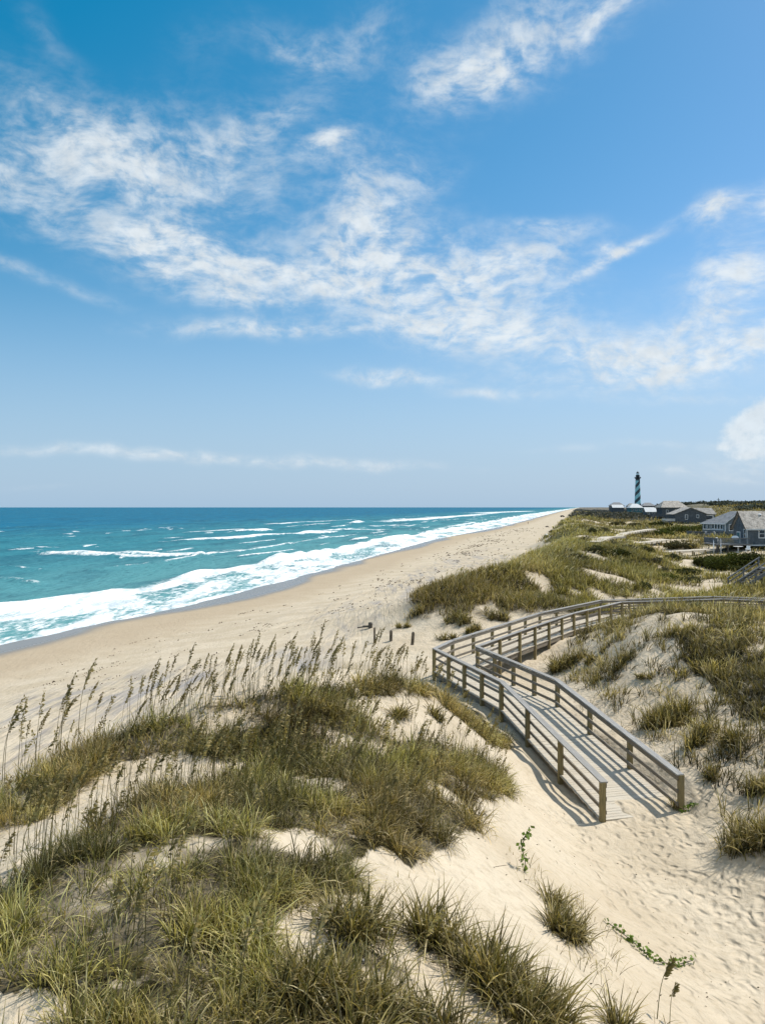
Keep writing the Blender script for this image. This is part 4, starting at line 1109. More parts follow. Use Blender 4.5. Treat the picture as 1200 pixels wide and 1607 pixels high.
    mb = MB(); mb.box(W + 1.1, W + 3.6, 2.86, 2.899, 7.2, 8.6); mb.build('pane', 'window_glass', f)
    deck_of(t, -3.4, -.02, -.6, 5, 6.6, g - .3, 'trim_paint', cols=3)
    stair_of(t, (-5.2, .2, g), (-3.4, .3, 6.5), 1.2, 'trim_paint')
    # D: tall hipped house
    gx, gy = 146.0, 433.0; g = min(h1(gx, gy), 6.2)
    t = thing('house', 'tall dark house with wide brown hipped roof left of the wide gable house', 'house', (gx, gy, 0))
    W, D = 10.0, 9.0
    walls(W, D, g - .4, 11.9).build('wall', 'dark_siding', t)
    r = hip_roof(12.4, D, 11.9, 15.4, 2.2, 2.2, 'x', .9).build('roof', 'old_roof_shingle', t)
    mb = MB(); mb.box(W + .01, 12.4, 1.0, D, g - .4, 11.6, .3); mb.build('wing', 'blue_grey_siding', t)
    windows(t, [('S', 2.0, 9.2, 1.2, 1.5, 0), ('S', 6.6, 9.2, 1.2, 1.5, 0)], W, D)
    deck_of(t, -4.2, -.02, -1.0, 6, 7.4, g - .3, 'dark_siding', cols=3)
    stair_of(t, (-6.6, .2, g), (-4.2, .3, 7.3), 1.4, 'grey_wood')
    # E..: small far houses by the lighthouse
    def small(px, d, W, D, g, ez, rz_, roof, wall, lab, hip=False, win=()):
        x = (px - 600) / FPX * d
        t = thing('house', lab, 'house', (x, d, 0))
        if hip: walls(W, D, g - 1, ez).build('wall', wall, t); hip_roof(W, D, ez, rz_, W * .28, W * .28, 'x', .8).build('roof', roof, t)
        else: walls(W, D, g - 1, ez, rz_, 'x').build('wall', wall, t); gable_roof(W, D, ez, rz_, 'x', .6).build('roof', roof, t)
        windows(t, win, W, D)
    small(1013, 520, 6.2, 6, 6.0, 9.6, 12.0, 'white_metal_roof', 'blue_grey_siding', 'small house with bright white roof next to the tall hipped house', win=[('S', 1, 7.6, 1.2, 1.4, 0), ('S', 3.8, 7.6, 1.2, 1.4, 0)])
    small(988, 760, 11.5, 9, 7.0, 11.6, 15.2, 'white_metal_roof', 'teal_paint', 'white roofed teal house at the foot of the lighthouse', True, win=[('S', 1.5, 8.8, 1.5, 1.8, 0), ('S', 5, 8.8, 1.5, 1.8, 0), ('S', 8.5, 8.8, 1.5, 1.8, 0)])
    small(1008, 900, 13, 9, 8.0, 13.5, 17.0, 'slate_roof', 'dark_siding', 'grey hipped house just right of the lighthouse', True)
    small(985, 980, 9, 8, 8.0, 13.2, 16.6, 'roof_shingle', 'dark_siding', 'grey roofed house just left of the lighthouse', True)
    small(961, 860, 11, 8, 7.5, 12.0, 14.6, 'white_metal_roof', 'dark_siding', 'farthest left house with long white roof at the shore end', False)
    small(958, 1000, 16, 9, 8.0, 14.0, 18.0, 'slate_roof', 'dark_siding', 'dark roofed house behind the long white roof', True)

def lighthouse():
    x, y = 407.0, 1323.0
    t = thing('lighthouse', 'tall lighthouse with black and pale teal spiral stripes', 'lighthouse', (x, y, 5.0))
    MB().ring([(5.4, 0), (5.3, 3), (4.2, 30), (3.45, 50), (3.3, 52)], 40).build('tower', 'lighthouse_paint', t, False)
    g = MB(); g.ring([(3.3, 52.003), (4.6, 53.2), (5.0, 53.4), (5.0, 54.3), (4.2, 54.3)], 32); g.build('gallery', 'black_iron', t)
    r = MB()
    for k in range(24):
        a = k / 24 * 2 * math.pi; r.box(4.8 * math.cos(a) - .07, 4.8 * math.cos(a) + .07, 4.8 * math.sin(a) - .07, 4.8 * math.sin(a) + .07, 54.303, 55.4)
    r.ring([(4.9, 55.4), (4.9, 55.55), (4.7, 55.55), (4.7, 55.4)], 32, cap=False); r.build('railing', 'black_iron', t)
    MB().ring([(2.9, 54.31), (2.9, 58.0), (3.4, 58.1), (3.4, 58.5)], 24).build('watch_room', 'black_iron', t)
    MB().ring([(2.2, 58.51), (2.2, 61.4)], 16).build('lantern', 'lamp_lens', t)
    MB().ring([(2.5, 61.41), (2.4, 61.8), (1.5, 63.0), (.4, 63.6), (.3, 64.6), (.05, 65.0)], 20).build('lantern_roof', 'black_iron', t)
    d = MB(); d.box(-1.2, 1.2, -5.6, -5.32, 0, 4); d.build('door', 'black_iron', t)

# ------------------------------------------------------------------ small structures in the dunes
def foot_walk(pts, wid, label, rail=True, posts=True, top=.0, name='footbridge'):
    """low plank walk across the dunes; pts world (x, y, z of the deck)"""
    O = Vector(pts[0]); t = thing(name, label, 'walkway', O)
    P = [Vector(p) - O for p in pts]; up = Vector((0, 0, 1))
    dk = MB(); pl = []; hr = MB()
    for a, b in zip(P[:-1], P[1:]):
        d = (b - a).normalized(); sd = Vector((-d.y, d.x, 0)).normalized()
        n = max(2, int((b - a).length / .6))
        for k in range(n): dk.board(a.lerp(b, k / n), a.lerp(b, (k + .93) / n), wid, .06)
        for q in (-1, 1):
            dk.board(a + sd * q * wid / 2 - up * .15, b + sd * q * wid / 2 - up * .15, .08, .24)
            if rail:
                hr.board(a + sd * q * wid / 2 + up * .95, b + sd * q * wid / 2 + up * .95, .16, .07); hr.board(a + sd * q * wid / 2 + up * .5, b + sd * q * wid / 2 + up * .5, .05, .13)
        m = max(1, int((b - a).length / 3.2))
        for k in range(m + 1):
            for q in (-1, 1):
                p = a.lerp(b, k / m) + sd * q * (wid / 2 + .06); g = h1(p.x + O.x, p.y + O.y) - O.z
                pl.append((p, g))
    dk.build('deck', 'deck_wood', t)
    if rail: hr.build('handrail', 'rail_wood', t)
    if posts:
        for p, g in pl:
            mb = MB(); mb.box(p.x - .09, p.x + .09, p.y - .09, p.y + .09, g - .3, p.z + (.93 if rail else .02)); mb.build('post', 'post_wood', t)
def small_works():
    def pt(px, py, lift, dmax=420):
        x, y = at(px, py, dmax); return (x, y, h1(x, y) + lift)
    def flat(pl):
        z = max(p[2] for p in pl); return [(p[0], p[1], z) for p in pl]
    foot_walk(flat([pt(1036, 870, .35), pt(1116, 868.5, .35)]), 1.8, 'pale plank walk ending at the dark bushes below the nearest house', rail=False)
    foot_walk(flat([pt(968, 846, .5), pt(980, 842, .6), pt(1022, 842, .6)]), 1.8, 'bent plank walk beyond the pale sand blowout', rail=False)
    foot_walk(flat([pt(997, 856, .4), pt(1044, 852, .4)]), 1.8, 'low plank walk right of the brown crossover', rail=False)
    foot_walk(flat([pt(930, 857, .6), pt(952, 852, .8), pt(974, 853, .8)]), 2.0, 'brown low dune crossover nearest the beach', rail=False)
    # stair and landing at the right edge
    g = h1(31.9, 75); ang = 0
    t = thing('dune_stair', 'dark timber stair climbing to a landing at the right edge', 'stair', (31.7, 75, 0))
    stair_of(t, (0, 0, g), (3.2, .5, 6.45), 1.9, 'grey_wood', 'flight', 'dark_wood')
    mb = MB(); mb.box(3.2, 8, -1.0, 2.2, 6.3, 6.45); mb.build('landing', 'grey_wood', t)
    mb = MB()
    for k in range(26): mb.box(3.2 + k * .18, 3.2 + k * .18 + .12, -1.03, -.99, 6.5, 7.45)
    mb.build('rail_panel', 'grey_wood', t)
    mb = MB(); mb.box(3.1, 8, -1.1, -.9, 7.451, 7.55); mb.build('top_rail', 'rail_cap_wood', t)
    for x in (1.7, 3.4, 5.2, 7.4):
        for y in (-.8, 1.9):
            mb = MB(); mb.box(x - .1, x + .1, y - .1, y + .1, g - .4, 6.29 if x > 3 else 5.3); mb.build('post', 'dark_wood', t)
    # long grey fence before the hipped house
    x0, x1, y = 118.0, 131.5, 402.0; g = h1(124, y)
    t = thing('fence', 'long low weathered fence in front of the white roofed house', 'fence', (x0, y, g))
    mb = MB()
    for k in range(45): mb.box(k * .3, k * .3 + .26, 0, .05, .15, 1.7 + random.uniform(-.06, .06))
    mb.build('board_panel', 'grey_wood', t)
    for k in range(6):
        mb = MB(); mb.box(k * 2.6 - .1, k * 2.6 + .1, .052, .25, -.5, 1.9); mb.build('post', 'dark_wood', t)
    # old stakes on the beach
    for px, py, hgt, lean, lab in [(587.5, 1009, .95, .0, 'thin tall old stake standing in the beach sand, leftmost'), (613, 1006, .65, .02, 'short middle stake in the beach sand'), (646, 1012, .78, .10, 'leaning stake in the beach sand nearest the boardwalk')]:
        x, y = at(px, py, 70, 27); z = h1(x, y)
        mb = MB(); w = .13 if hgt > .9 else .19
        mb.board((0, 0, -.3), (lean * .9, 0, hgt), w, w, up=(0, 1, 0)); mb.ring([(w * .45, hgt - .02), (w * .3, hgt + .05)], 6, (lean * .9, 0, 0))
        o = mb.build('wooden_stake', 'driftwood_bark'); bevel(o, .02); o.location = (x, y, z); tag(o, lab, 'stake')
    x, y = at(581, 986, 75, 27); z = h1(x, y)
    t = thing('driftwood', 'dark driftwood stump with a trailing branch lying on the beach behind the stakes', 'driftwood', (x, y, z))
    mb = MB(); mb.ring([(.17, -.1), (.15, .15), (.17, .32), (.11, .42)], 9); mb.build('stump', 'dark_wood', t)
    mb = MB(); mb.board((-.1, 0, .12), (-.55, .05, .10), .14, .14); mb.board((-.5, .05, .08), (-.95, -.1, .03), .08, .08); mb.build('branch', 'dark_wood', t)
    # far pole on the wooded rise
    x, y = (1126.5 - 600) / FPX * 900, 900.
    t = thing('utility_pole', 'thin pole standing on the wooded rise at the horizon', 'pole', (x, y, h1(x, y)))
    hh = 12 + (HORIZON - 781.5) / FPX * 900 - h1(x, y)
    MB().ring([(.45, 0), (.30, hh)], 8).build('shaft', 'dark_wood', t)
    mb = MB(); mb.box(-1.5, 1.5, -.2, .2, hh - 2.2, hh - 1.7); mb.build('crossarm', 'dark_wood', t)

def beach_things():
    # white pop-up shelter
    x, y = on_level(857, 846, h1(46, 234)); z = h1(x, y)
    t = thing('beach_tent', 'small white beach tent with dark opening standing on the beach', 'beach tent', (x, y, z), R(-20))
    mb = MB(); n = 8; V = []; F = []
    for j, (yy, r, hh) in enumerate(((-.7, .85, 1.25), (-.1, .9, 1.35), (.6, .75, 1.0), (1.0, .35, .35))):
        for i in range(n + 1):
            a = math.pi * i / n; V.append((r * math.cos(a), yy, hh * math.sin(a) ** .8 if 0 < i < n else 0))
    for j in range(3):
        for i in range(n): F.append((j * (n + 1) + i, j * (n + 1) + i + 1, (j + 1) * (n + 1) + i + 1, (j + 1) * (n + 1) + i))
    mb.add(V, F); o = mb.build('canopy', 'white_paint', t)
    mb = MB(); pts = [(.62 * math.cos(math.pi * i / 8), -.62, .95 * math.sin(math.pi * i / 8) + .01) for i in range(9)]; mb.poly(pts); mb.build('opening', 'dark_fabric', t)
    mb = MB(); mb.board((-.75, -.72, .05), (.75, -.72, .05), .06, .1); mb.build('sill', 'white_paint', t)
    # dark shelter farther on
    x, y = on_level(882, 829, 3.0); z = h1(x, y)
    t = thing('beach_tent', 'dark square beach shelter near the dune foot', 'beach tent', (x, y, z))
    for sx in (-.55, .55):
        for sy in (-.5, .5):
            mb = MB(); mb.board((sx, sy, -.05), (sx * .95, sy * .95, 1.45), .06, .06, up=(1, 0, 0)); mb.build('leg', 'black_iron', t)
    hip_roof(1.1, 1.0, 1.46, 1.75, .5, .5, 'x', .1, .05).build('canopy', 'dark_fabric', t).location = (-.55, -.5, 0)
    mb = MB(); mb.box(-.55, .55, .46, .5, .05, 1.4); mb.box(.51, .55, -.45, .45, .05, 1.4); mb.build('side_panel', 'dark_fabric', t)
    # driftwood log
    x, y = on_level(858, 827, 2.6); z = h1(x, y)
    mb = MB(); mb.v = []; mb.ring([(.22, -.75), (.34, -.5), (.38, 0), (.33, .45), (.15, .8)], 9)
    mb.v = [(v[2], v[1], v[0] * .8 + .22) for v in mb.v]; mb.box(.15, .3, -.1, .05, .3, .75)
    o = mb.build('driftwood_log', 'driftwood_bark'); o.location = (x, y, z); tag(o, 'brown driftwood log lying mid beach beyond the white tent', 'driftwood')
    # far off-road car
    x, y = on_level(882, 811.2, 2.4); z = h1(x, y)
    t = thing('parked_car', 'tiny dark car parked far up the beach', 'car', (x, y, z), R(10))
    mb = MB(); prof = [(-2.1, .45), (-2.1, 1.0), (-1.9, 1.1), (-1.5, 1.75), (.7, 1.75), (1.15, 1.12), (2.0, 1.0), (2.1, .8), (2.1, .45)]
    n = len(prof); V = [(p[0], s * .85, p[1]) for s in (-1, 1) for p in prof]
    mb.add(V, [list(range(n)), list(range(2 * n - 1, n - 1, -1))] + [(i, i + n, (i + 1) % n + n, (i + 1) % n) for i in range(n)]); bevel(mb.build('body', 'dark_fabric', t), .05)
    for sx in (-1.35, 1.35):
        for sy in (-.85, .85):
            mb = MB(); mb.ring([(.36, -.11), (.38, 0), (.36, .11)], 16); mb.v = [(v[0] + sx, v[2] + sy, v[1] + .38) for v in mb.v]; mb.build('wheel', 'rubber', t)
    mb = MB(); mb.box(-1.4, .75, -.87, -.852, 1.2, 1.65); mb.build('window', 'window_glass', t)
    # walker by the water
    x, y = on_level(828, 822.3, .7); z = h1(x, y)
    person(x, y, z, R(20))
def person(x, y, z, rz):
    """one continuous skinned body, walking"""
    J = [(0, 0, .95), (0, 0, 1.15), (0, 0, 1.38), (0, .01, 1.50), (0, .02, 1.62), (0, .02, 1.72),
         (.10, 0, .90), (.12, .12, .50), (.12, .02, .06), (.12, .16, .03), (-.10, 0, .90), (-.12, -.06, .50), (-.12, -.26, .10), (-.12, -.14, .03),
         (.19, 0, 1.40), (.24, -.06, 1.12), (.25, .04, .88), (.25, .07, .78), (-.19, 0, 1.40), (-.24, .06, 1.12), (-.25, .18, .92), (-.25, .22, .83)]
    E = [(0, 1), (1, 2), (2, 3), (3, 4), (4, 5), (0, 6), (6, 7), (7, 8), (8, 9), (0, 10), (10, 11), (11, 12), (12, 13), (2, 14), (14, 15), (15, 16), (16, 17), (2, 18), (18, 19), (19, 20), (20, 21)]
    rad = [.14, .13, .15, .055, .09, .085, .095, .065, .045, .04, .095, .065, .045, .04, .06, .045, .035, .035, .06, .045, .035, .035]
    me = bpy.data.meshes.new('person'); me.from_pydata(J, E, [])
    o = link_mesh('person', me, 'brown_fabric'); o.location = (x, y, z); o.rotation_euler = (0, 0, rz)
    sk = o.modifiers.new('skin', 'SKIN'); sk.use_smooth_shade = True
    for i, r in enumerate(rad): me.skin_vertices[0].data[i].radius = (r, r)
    me.skin_vertices[0].data[0].use_root = True
    o.modifiers.new('subdivision', 'SUBSURF').levels = 1
    tag(o, 'lone person in dark clothes walking near the water far up the beach', 'person')
    mb = MB(); mb.ring([(.07, 1.66), (.105, 1.70), (.10, 1.77), (.05, 1.82)], 12, (0, .01, 0)); mb.build('hair', 'hair_brown', o, True)

# ------------------------------------------------------------------ shrubs and far wood
def shrub(x, y, rx, ry, hgt, n, label, size, col=(.062, .070, .018), name='shrub', lumps=7, group=None):
    z = h1(x, y)
    t = thing(name, label, 'shrub', (x, y, z), 0, group)
    mb = MB()
    for k in range(5):
        a = random.uniform(0, 6.28); mb.board((random.gauss(0, rx * .2), random.gauss(0, ry * .2), -.1), (math.cos(a) * rx * .5, math.sin(a) * ry * .5, hgt * .6), .06, .06)
    mb.build('stem', 'bark', t)
    P = []; Cc = []
    for k in range(lumps):
        cx, cy = random.uniform(-.75, .75) * rx, random.uniform(-.7, .7) * ry
        f = max(.35, 1 - .55 * ((cx / rx) ** 2 + (cy / ry) ** 2)); hz = hgt * f * random.uniform(.75, 1.05); lr = min(rx, ry, hgt) * random.uniform(.55, .85)
        m = n // lumps
        d = RNG.normal(0, 1, (m, 3)); d /= np.linalg.norm(d, axis=1)[:, None]
        rr = (RNG.random(m) ** .33)[:, None]
        q = d * rr * np.array([lr * 1.15, lr * 1.15, hz * .55]) + np.array([cx, cy, hz * .48])
        q[:, 2] = np.maximum(q[:, 2], .02)
        P.append(q)
        shade = (.55 + .75 * np.clip(q[:, 2] / hgt, 0, 1)) * RNG.uniform(.7, 1.3, m) * random.uniform(.8, 1.2)  # light from above painted in: leaf colour brighter at the top, darker below
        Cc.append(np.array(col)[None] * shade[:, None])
    P = np.concatenate(P); Cc = np.concatenate(Cc)
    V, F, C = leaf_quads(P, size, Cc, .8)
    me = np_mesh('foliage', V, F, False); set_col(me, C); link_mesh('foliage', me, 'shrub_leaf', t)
def shrubs():
    for px, py, wpx, hpx, lab, n in [
        (1145, 893, 58, 26, 'large dark green bush below the nearest house', 5200), (1106, 888, 34, 16, 'dark bush at the left end of the large bush', 2200), (1182, 888, 34, 22, 'dark bush under the right edge of the nearest house', 2400),
        (1123, 893, 20, 10, 'small round bush in front of the large dark bush, left', 900), (1160, 897, 20, 10, 'small round bush in front of the large dark bush, right', 900),
        (1072, 838, 60, 13, 'long low bright green bush patch below the wide gable house', 2600), (1040, 842, 44, 11, 'low green bush left of the long bright one', 1600), (1110, 832, 40, 11, 'green bush between the second house and wide gable house', 1600),
        (1065, 861, 40, 13, 'brown green bush left of the second house deck', 1600), (985, 866, 34, 12, 'dusky bush left of the pale plank walk', 1400), (965, 876, 30, 14, 'dark bush on the dune left of the plank walk', 1400), (997, 828, 22, 7, 'dusky low bush near the long fence', 700), (1035, 826, 24, 9, 'dark low bush in front of the tall hipped house', 800),
        (970, 824, 22, 6, 'grey brown bush left of the sandy patches', 700), (1078, 903, 34, 12, 'olive bush in the hollow behind the boardwalk', 1400), (1045, 912, 30, 12, 'dull green bush above the boardwalk at the centre', 1200)]:
        x, y = at(px, py, 420)
        z = h1(x, y); k = y / FPX
        brown = 'brown' in lab or 'dusky' in lab
        shrub(x, y, wpx * k * .62, max(1.2, wpx * k * .45), hpx * k * 1.15, n, lab, .10 + .0016 * y, (.085, .078, .038) if brown else (.070, .082, .018) if 'green' in lab else (.050, .056, .015), lumps=9)
    for px, py, w in [(905,880,20),(935,868,24),(960,858,18),(1010,868,22),(1020,885,26),(985,893,22),(1055,880,22),(890,872,14),(1040,903,20),(1085,915,22),(1005,925,18),(918,852,16),(950,838,18),(925,838,14)]:
        x, y = at(px, py, 300); k = y / FPX
        shrub(x, y, w * k * .6, max(.8, w * k * .5), 9 * k + .35, 800, 'dusky grey green scrub bush among the middle dune grass', .09 + .0012 * y, random.choice([(.085, .078, .045), (.075, .07, .035), (.065, .07, .03)]), lumps=5, group='scrub bushes in the middle dunes')
    # small seaweed-brown bushes at the foot of the beach dune
    for px, py, w, lab in [(865, 841, 9, 'low dark shrub on the sand just beyond the white tent'), (879, 833, 5, 'tiny shrub at the dune foot below the dark shelter')]:
        x, y = on_level(px, py, 3.0); shrub(x, y, w * y / FPX * .5, 1.5, .8, 500, lab, .35, (.06, .055, .025), lumps=4)
def forest():
    """the far wood on the rise behind the houses: one mass of leaf clumps"""
    n = 4200
    d = np.exp(RNG.uniform(math.log(430), math.log(1500), n)); ang = RNG.uniform(R(17.5), R(29), n)
    x = d * np.sin(ang); y = d * np.cos(ang); s = shore_s(x, y)
    k = (s > 150 + 60 * fbm(x / 60, y / 60, 191, 2)) & ((x / y < .385) | True)
    x, y = x[k], y[k]; z = height(x, y)
    px = 600 + FPX * x / y
    # keep the crowns off the houses
    k = ~((y > 300) & (y < 470) & (x > 108) & (x < 165)); x, y, z = x[k], y[k], z[k]
    P = []; C = []
    for i in range(len(x)):
        m = 26; r = random.uniform(2.2, 4.6); h = random.uniform(2.2, 4.4)
        q = RNG.normal(0, 1, (m, 3)); q /= np.linalg.norm(q, axis=1)[:, None]
        q = q * np.array([r, r, h * .6]) * (RNG.random(m) ** .4)[:, None] + np.array([x[i], y[i], z[i] + h * .5])
        P.append(q); b = random.uniform(.65, 1.25)
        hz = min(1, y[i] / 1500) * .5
        c = np.array((.075, .080, .050)) * (1 - hz) + np.array((.13, .145, .15)) * hz  # farther crowns shift to blue-grey, aerial haze put into the leaf colour
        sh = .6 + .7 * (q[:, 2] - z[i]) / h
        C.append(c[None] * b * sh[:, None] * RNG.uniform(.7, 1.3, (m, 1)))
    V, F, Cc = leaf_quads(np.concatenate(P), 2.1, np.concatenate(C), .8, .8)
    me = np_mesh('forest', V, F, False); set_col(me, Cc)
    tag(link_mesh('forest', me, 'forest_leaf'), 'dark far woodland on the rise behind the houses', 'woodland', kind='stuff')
    # grey scrub towards the shore end
    n = 2600
    d = np.exp(RNG.uniform(math.log(430), math.log(1700), n)); u = RNG.uniform(0, 1, n)
    y = d; x = shore_x(d) + 42 + u * (20 + d * .09)
    z = height(x, y); m = 10
    P = np.repeat(np.stack([x, y, z + .8], 1), m, axis=0) + RNG.normal(0, 1, (len(x) * m, 3)) * np.array([1.8, 2.5, .7])
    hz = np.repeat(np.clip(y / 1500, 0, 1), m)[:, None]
    C = (np.array((.075, .070, .045)) * (1 - hz) + np.array((.12, .13, .135)) * hz) * RNG.uniform(.6, 1.35, (len(P), 1))  # haze painted in: scrub colour greys with distance
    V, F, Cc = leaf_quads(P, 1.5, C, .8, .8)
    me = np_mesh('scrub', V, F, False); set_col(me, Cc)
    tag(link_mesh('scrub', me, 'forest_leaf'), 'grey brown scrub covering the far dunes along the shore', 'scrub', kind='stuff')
def litter():
    """shell bits, twigs and leaf scraps on the trodden sand"""
    x, y = scatter(900, -1, 9.5, 6, 24); k = in_view(x, y, 1.05) & (fbm(x / 2, y / 2, 211, 2) > .42); x, y = x[k], y[k]
    z = height(x, y); k = walk_dist(x, y) > 1.3; x, y, z = x[k], y[k], z[k]; n = len(x)
    P = np.stack([x, y, z + .012], 1)
    c = np.where((RNG.random(n) < .25)[:, None], np.array((.75, .70, .62)), np.array((.075, .058, .035))) * RNG.uniform(.6, 1.2, (n, 1))
    V, F, C = leaf_quads(P, .045, c, .15, .45)
    t0 = RNG.random(n) < .16
    q = blade_mesh(P[t0], RNG.uniform(.12, .34, t0.sum()), np.full(t0.sum(), .012), RNG.uniform(0, 6.28, t0.sum()), np.full(t0.sum(), 1.5), np.full(t0.sum(), 1.62), c[t0] * .9, c[t0], 3)
    V, F, C = merge([(V, F, C), q])
    me = np_mesh('sand_litter', V, F, False); set_col(me, C)
    tag(link_mesh('sand_litter', me, 'forest_leaf'), 'tiny twigs, shell bits and leaf scraps on the trodden sand', 'litter', kind='stuff')
def seaweed():
    """wrack and bits of weed strewn along the beach"""
    n = 26000
    y = np.exp(RNG.uniform(math.log(24), math.log(420), n)); sI = RNG.uniform(8, 33, n)
    x = shore_x(y) + sI / .972
    patch = fbm(x / 5, y / 9, 201, 3); line = np.exp(-((sI - 19 - 5 * (fbm(y / 40, y * 0, 203, 2) - .5)) / 3.2) ** 2)
    k = (RNG.random(n) < line * sstep(.53, .66, patch) * .32 + .010 + .05 * sstep(.62, .7, patch)); x, y = x[k], y[k]
    z = height(x, y)
    m = 6
    al = RNG.normal(0, 1, len(x) * m) * np.repeat(RNG.uniform(.12, .75, len(x)), m); ac = RNG.normal(0, .07, len(x) * m)
    P = np.repeat(np.stack([x, y, z + .03], 1), m, axis=0) + np.stack([al * .22 + ac, al * .97 - ac * .2, RNG.normal(0, .02, len(al))], 1)
    sz = np.repeat(.06 + .0009 * y, m)
    V, F, C = leaf_quads(P, sz, np.ones((len(P), 3)), .35, .7)
    me = np_mesh('seaweed', V, F, False)
    tag(link_mesh('seaweed', me, 'seaweed_brown'), 'dark seaweed scraps strewn along the upper beach', 'seaweed', kind='stuff')

# ------------------------------------------------------------------ light, sky, camera
CLOUDS = [(330,330,230,75,8,.10),(560,430,330,75,-8,.14),(240,180,230,50,14,.20),(1000,480,240,70,6,.08),  # photograph px, py, half-width, half-height, tilt (deg, anticlockwise), strength, mottled share
 (190,262,300,66,4,.82),(70,160,170,45,-28,.36),(430,190,95,26,24,.50),(517,228,44,17,14,.80),(255,392,66,42,0,1.05),(345,432,130,40,-16,.78),(330,472,80,20,-4,.55),(450,432,95,14,-14,.55),
 (600,290,75,48,30,.50),(590,392,110,48,14,.62),(670,452,190,62,-10,.95),(745,525,120,32,-6,.85),(810,402,120,34,8,.66),(860,350,90,12,-3,.50),(400,522,170,13,2,.9),(970,392,85,10,24,1.05),(945,386,18,9,20,.7),
 (1130,328,44,26,0,1.25),(1200,322,22,26,0,.8),(1165,440,75,58,18,1.0),(1000,572,185,44,3,1.2),(1180,545,90,26,12,.9),(1090,505,80,16,8,.5),(610,596,80,11,-3,1.1),(760,620,70,7,-2,.5),(1120,622,90,7,2,.45),
 (820,58,165,56,20,.74),(735,115,85,34,5,.62),(970,15,70,26,22,.66),(570,48,70,36,10,.48),(440,55,70,28,-15,.36),(490,80,50,25,0,.35),(1180,690,60,40,-8,.45),(1150,730,80,16,-8,.5),(1050,738,40,7,0,.6),(1110,750,90,10,0,.35),
 (250,712,330,11,-2,.75),(540,727,170,9,-2,.42),(990,700,160,7,0,.40),(130,466,80,12,-12,.42),(30,425,60,13,-8,.46),(70,48,75,24,-40,.26),(320,60,60,30,0,.2),(560,335,40,60,20,.35),(100,350,150,40,-20,.34),(680,280,50,18,20,.3),(60,765,120,6,0,.2)]
def sky():
    w = bpy.data.worlds.new('World'); SC.world = w; w.use_nodes = True
    w.cycles.sampling_method = 'MANUAL'; w.cycles.sample_map_resolution = 256
    t = NT(w.node_tree)
    st = t.n('ShaderNodeTexSky', sky_type='NISHITA', sun_disc=False, sun_elevation=SUN_EL, sun_rotation=SUN_AZ, altitude=0, air_density=1.0, dust_density=.6, ozone_density=2.2)
    hs = t.n('ShaderNodeHueSaturation', ins={'Hue': .497, 'Saturation': 1.12, 'Value': SKY_GAIN}); t.t.links.new(st.outputs[0], hs.inputs['Color'])
    sr = t.n('ShaderNodeSeparateColor'); t.t.links.new(hs.outputs[0], sr.inputs[0])
    red = t.math('MAXIMUM', t.math('MULTIPLY', t.math('SUBTRACT', sr.outputs[0], .98), 1.45), t.math('MULTIPLY', sr.outputs[0], .10))
    cc = t.n('ShaderNodeCombineColor'); t.t.links.new(red, cc.inputs[0]); t.t.links.new(t.math('MULTIPLY', sr.outputs[1], 1.165), cc.inputs[1]); t.t.links.new(t.math('MULTIPLY', sr.outputs[2], 1.27), cc.inputs[2])
    sky = cc.outputs[0]
    d = t.n('ShaderNodeTexCoord').outputs['Generated']
    sp = t.n('ShaderNodeSeparateXYZ'); t.t.links.new(d, sp.inputs[0])
    u = t.math('ARCTAN2', sp.outputs[0], sp.outputs[1]); v = t.math('ARCSINE', sp.outputs[2])
    cb = t.n('ShaderNodeCombineXYZ'); t.t.links.new(u, cb.inputs[0]); t.t.links.new(v, cb.inputs[1])
    uv = cb.outputs[0]
    wn = t.n('ShaderNodeTexNoise', ins={'Scale': 6., 'Detail': 2.5, 'Roughness': .55}); t.t.links.new(uv, wn.inputs['Vector'])
    sb = t.n('ShaderNodeVectorMath', operation='MULTIPLY_ADD', ins={1: (.085, .05, 0), 2: (-.0425, -.025, 0)}); t.t.links.new(wn.outputs[1], sb.inputs[0])
    ad = t.n('ShaderNodeVectorMath', operation='ADD'); t.t.links.new(uv, ad.inputs[0]); t.t.links.new(sb.outputs[0], ad.inputs[1])
    uvw = ad.outputs[0]
    acc = None; src = uvw
    for i_, (px, py, rx, ry, rot, s_) in enumerate(CLOUDS):
        if i_ and i_ % 8 == 0:      # evaluate the banks in batches, which keeps the shader's stack small
            nx = t.n('ShaderNodeVectorMath', operation='ADD'); t.t.links.new(uvw, nx.inputs[0])
            t.t.links.new(t.math('MULTIPLY', acc, 1e-9), nx.inputs[1]); src = nx.outputs[0]
        cu = math.atan((px - 600) / FPX); cv = math.atan((HORIZON - py) / FPX * math.cos(cu)); k = math.cos(cu) ** 2
        mp = t.mapping(src, (rx / FPX * k, ry / FPX * k * 1.05, 1), (0, 0, R(rot)), (cu, cv, 0), 'TEXTURE')
        dt = t.n('ShaderNodeVectorMath', operation='DOT_PRODUCT'); t.t.links.new(mp, dt.inputs[0]); t.t.links.new(mp, dt.inputs[1])
        e = t.math('POWER', math.e, t.math('MULTIPLY', dt.outputs['Value'], -.95))
        acc = t.math('MULTIPLY', e, s_) if acc is None else t.math('MULTIPLY_ADD', e, s_, acc)
    over = t.math('MAXIMUM', t.ramp(v, .66, .95), t.math('MULTIPLY', t.ramp(sp.outputs[1], -.05, -.4), t.ramp(v, .1, .3)))  # unseen cloud cover overhead and behind the camera, added to lift the shadows
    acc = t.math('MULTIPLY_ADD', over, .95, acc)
    fib = t.noise(t.mapping(uvw, (9, 25, 1), (0, 0, R(-9))), 1.0, 9, .64, .15)
    cell = t.noise(t.mapping(uvw, (38, 62, 1), (0, 0, R(14))), 1.0, 5, .6, .2)
    puff = t.noise(uvw, 22, 8, .6)
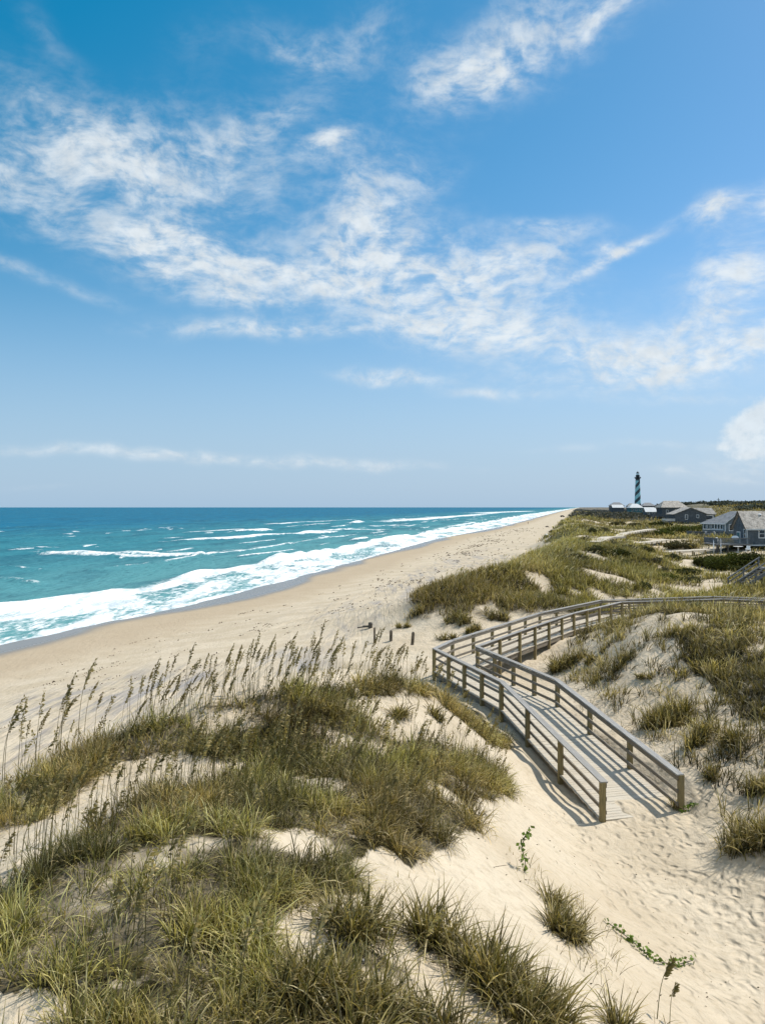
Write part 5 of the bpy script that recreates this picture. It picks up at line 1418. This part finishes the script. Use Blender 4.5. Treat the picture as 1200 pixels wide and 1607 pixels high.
    n = t.math('MULTIPLY_ADD', fib, .54, t.math('MULTIPLY', cell, .46))
    tex = t.ramp(n, .32, .68)
    tex = t.math('MULTIPLY_ADD', tex, .80, .16)
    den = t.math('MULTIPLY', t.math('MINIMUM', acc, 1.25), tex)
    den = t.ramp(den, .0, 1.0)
    # heaped cloud low in the right: crisp edges
    hp = None
    for px, py, rx, ry in [(1205,640,34,26),(1186,652,24,20),(1165,664,20,16),(1142,676,15,13),(1196,682,40,26),(1160,694,30,16),(1132,702,16,8),(1200,712,46,16),(1165,716,26,9)]:
        cu = math.atan((px - 600) / FPX); cv = math.atan((HORIZON - py) / FPX * math.cos(cu)); k = math.cos(cu) ** 2
        mp = t.mapping(uv, (rx / FPX * k, ry / FPX * k, 1), (0, 0, 0), (cu, cv, 0), 'TEXTURE')
        dt = t.n('ShaderNodeVectorMath', operation='DOT_PRODUCT'); t.t.links.new(mp, dt.inputs[0]); t.t.links.new(mp, dt.inputs[1])
        e = t.math('POWER', math.e, t.math('MULTIPLY', dt.outputs['Value'], -1.0))
        hp = e if hp is None else t.math('ADD', e, hp)
    bil = t.noise(uv, 48, 6, .62)
    heap = t.math('MULTIPLY', t.ramp(t.math('MULTIPLY_ADD', t.math('SUBTRACT', bil, .5), 2.6, hp), .25, 1.75), t.ramp(hp, .05, .6))
    den = t.math('MAXIMUM', den, t.math('MULTIPLY', heap, .84), clamp=True)
    den = t.math('MULTIPLY', den, .93)
    # pale haze near the horizon
    hz = t.ramp(v, .30, -.02)
    skyh = t.mix(t.math('MULTIPLY', hz, HAZE), sky, HAZE_COL)
    cloud = t.mix(t.ramp(t.math('MULTIPLY_ADD', bil, .6, t.math('MULTIPLY', puff, .4)), .38, .62), tuple(c * .88 for c in CLOUD_COL), CLOUD_COL)
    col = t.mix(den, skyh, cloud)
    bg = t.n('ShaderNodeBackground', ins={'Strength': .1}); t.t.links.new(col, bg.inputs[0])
    o = t.n('ShaderNodeOutputWorld'); t.t.links.new(bg.outputs[0], o.inputs[0])
SKY_GAIN = 1.0; HAZE = .85; HAZE_COL = (3.75, 5.65, 7.75); CLOUD_COL = (8.3, 8.9, 9.3)
def lights_camera():
    sd = bpy.data.lights.new('sun', 'SUN'); sd.energy = 4.9; sd.angle = R(.55); sd.color = (1, .945, .845)
    so = bpy.data.objects.new('sun', sd); COL.objects.link(so)
    v = Vector((math.sin(SUN_AZ) * math.cos(SUN_EL), math.cos(SUN_AZ) * math.cos(SUN_EL), math.sin(SUN_EL)))
    so.rotation_euler = v.to_track_quat('Z', 'Y').to_euler(); so.location = (30, -10, 60)
    cd = bpy.data.cameras.new('camera'); co = bpy.data.objects.new('camera', cd); COL.objects.link(co)
    cd.sensor_fit = 'VERTICAL'; cd.sensor_height = 24; cd.sensor_width = 18; cd.lens = FPX / 1607 * 24
    co.location = (0, 0, CAM_H); co.rotation_euler = (R(90), 0, 0); cd.shift_y = -(803.5 - HORIZON) / 1607
    cd.clip_start = .1; cd.clip_end = 120000
    SC.camera = co; SC.cycles.use_adaptive_sampling = True; SC.cycles.adaptive_threshold = .03
    SC.view_settings.view_transform = 'Standard'; SC.view_settings.look = 'None'; SC.view_settings.exposure = 0; SC.view_settings.gamma = 1
    SC.cycles.max_bounces = 4; SC.cycles.diffuse_bounces = 2; SC.cycles.transmission_bounces = 4; SC.cycles.transparent_max_bounces = 4

import time as _t
T0 = _t.time()
for fn in (lights_camera, sky, ground, sea, boardwalk, dune_grass, sea_oats, tussocks, plants, houses, lighthouse, small_works, beach_things, shrubs, forest, seaweed, litter):
    fn(); print(fn.__name__, round(_t.time() - T0, 1))
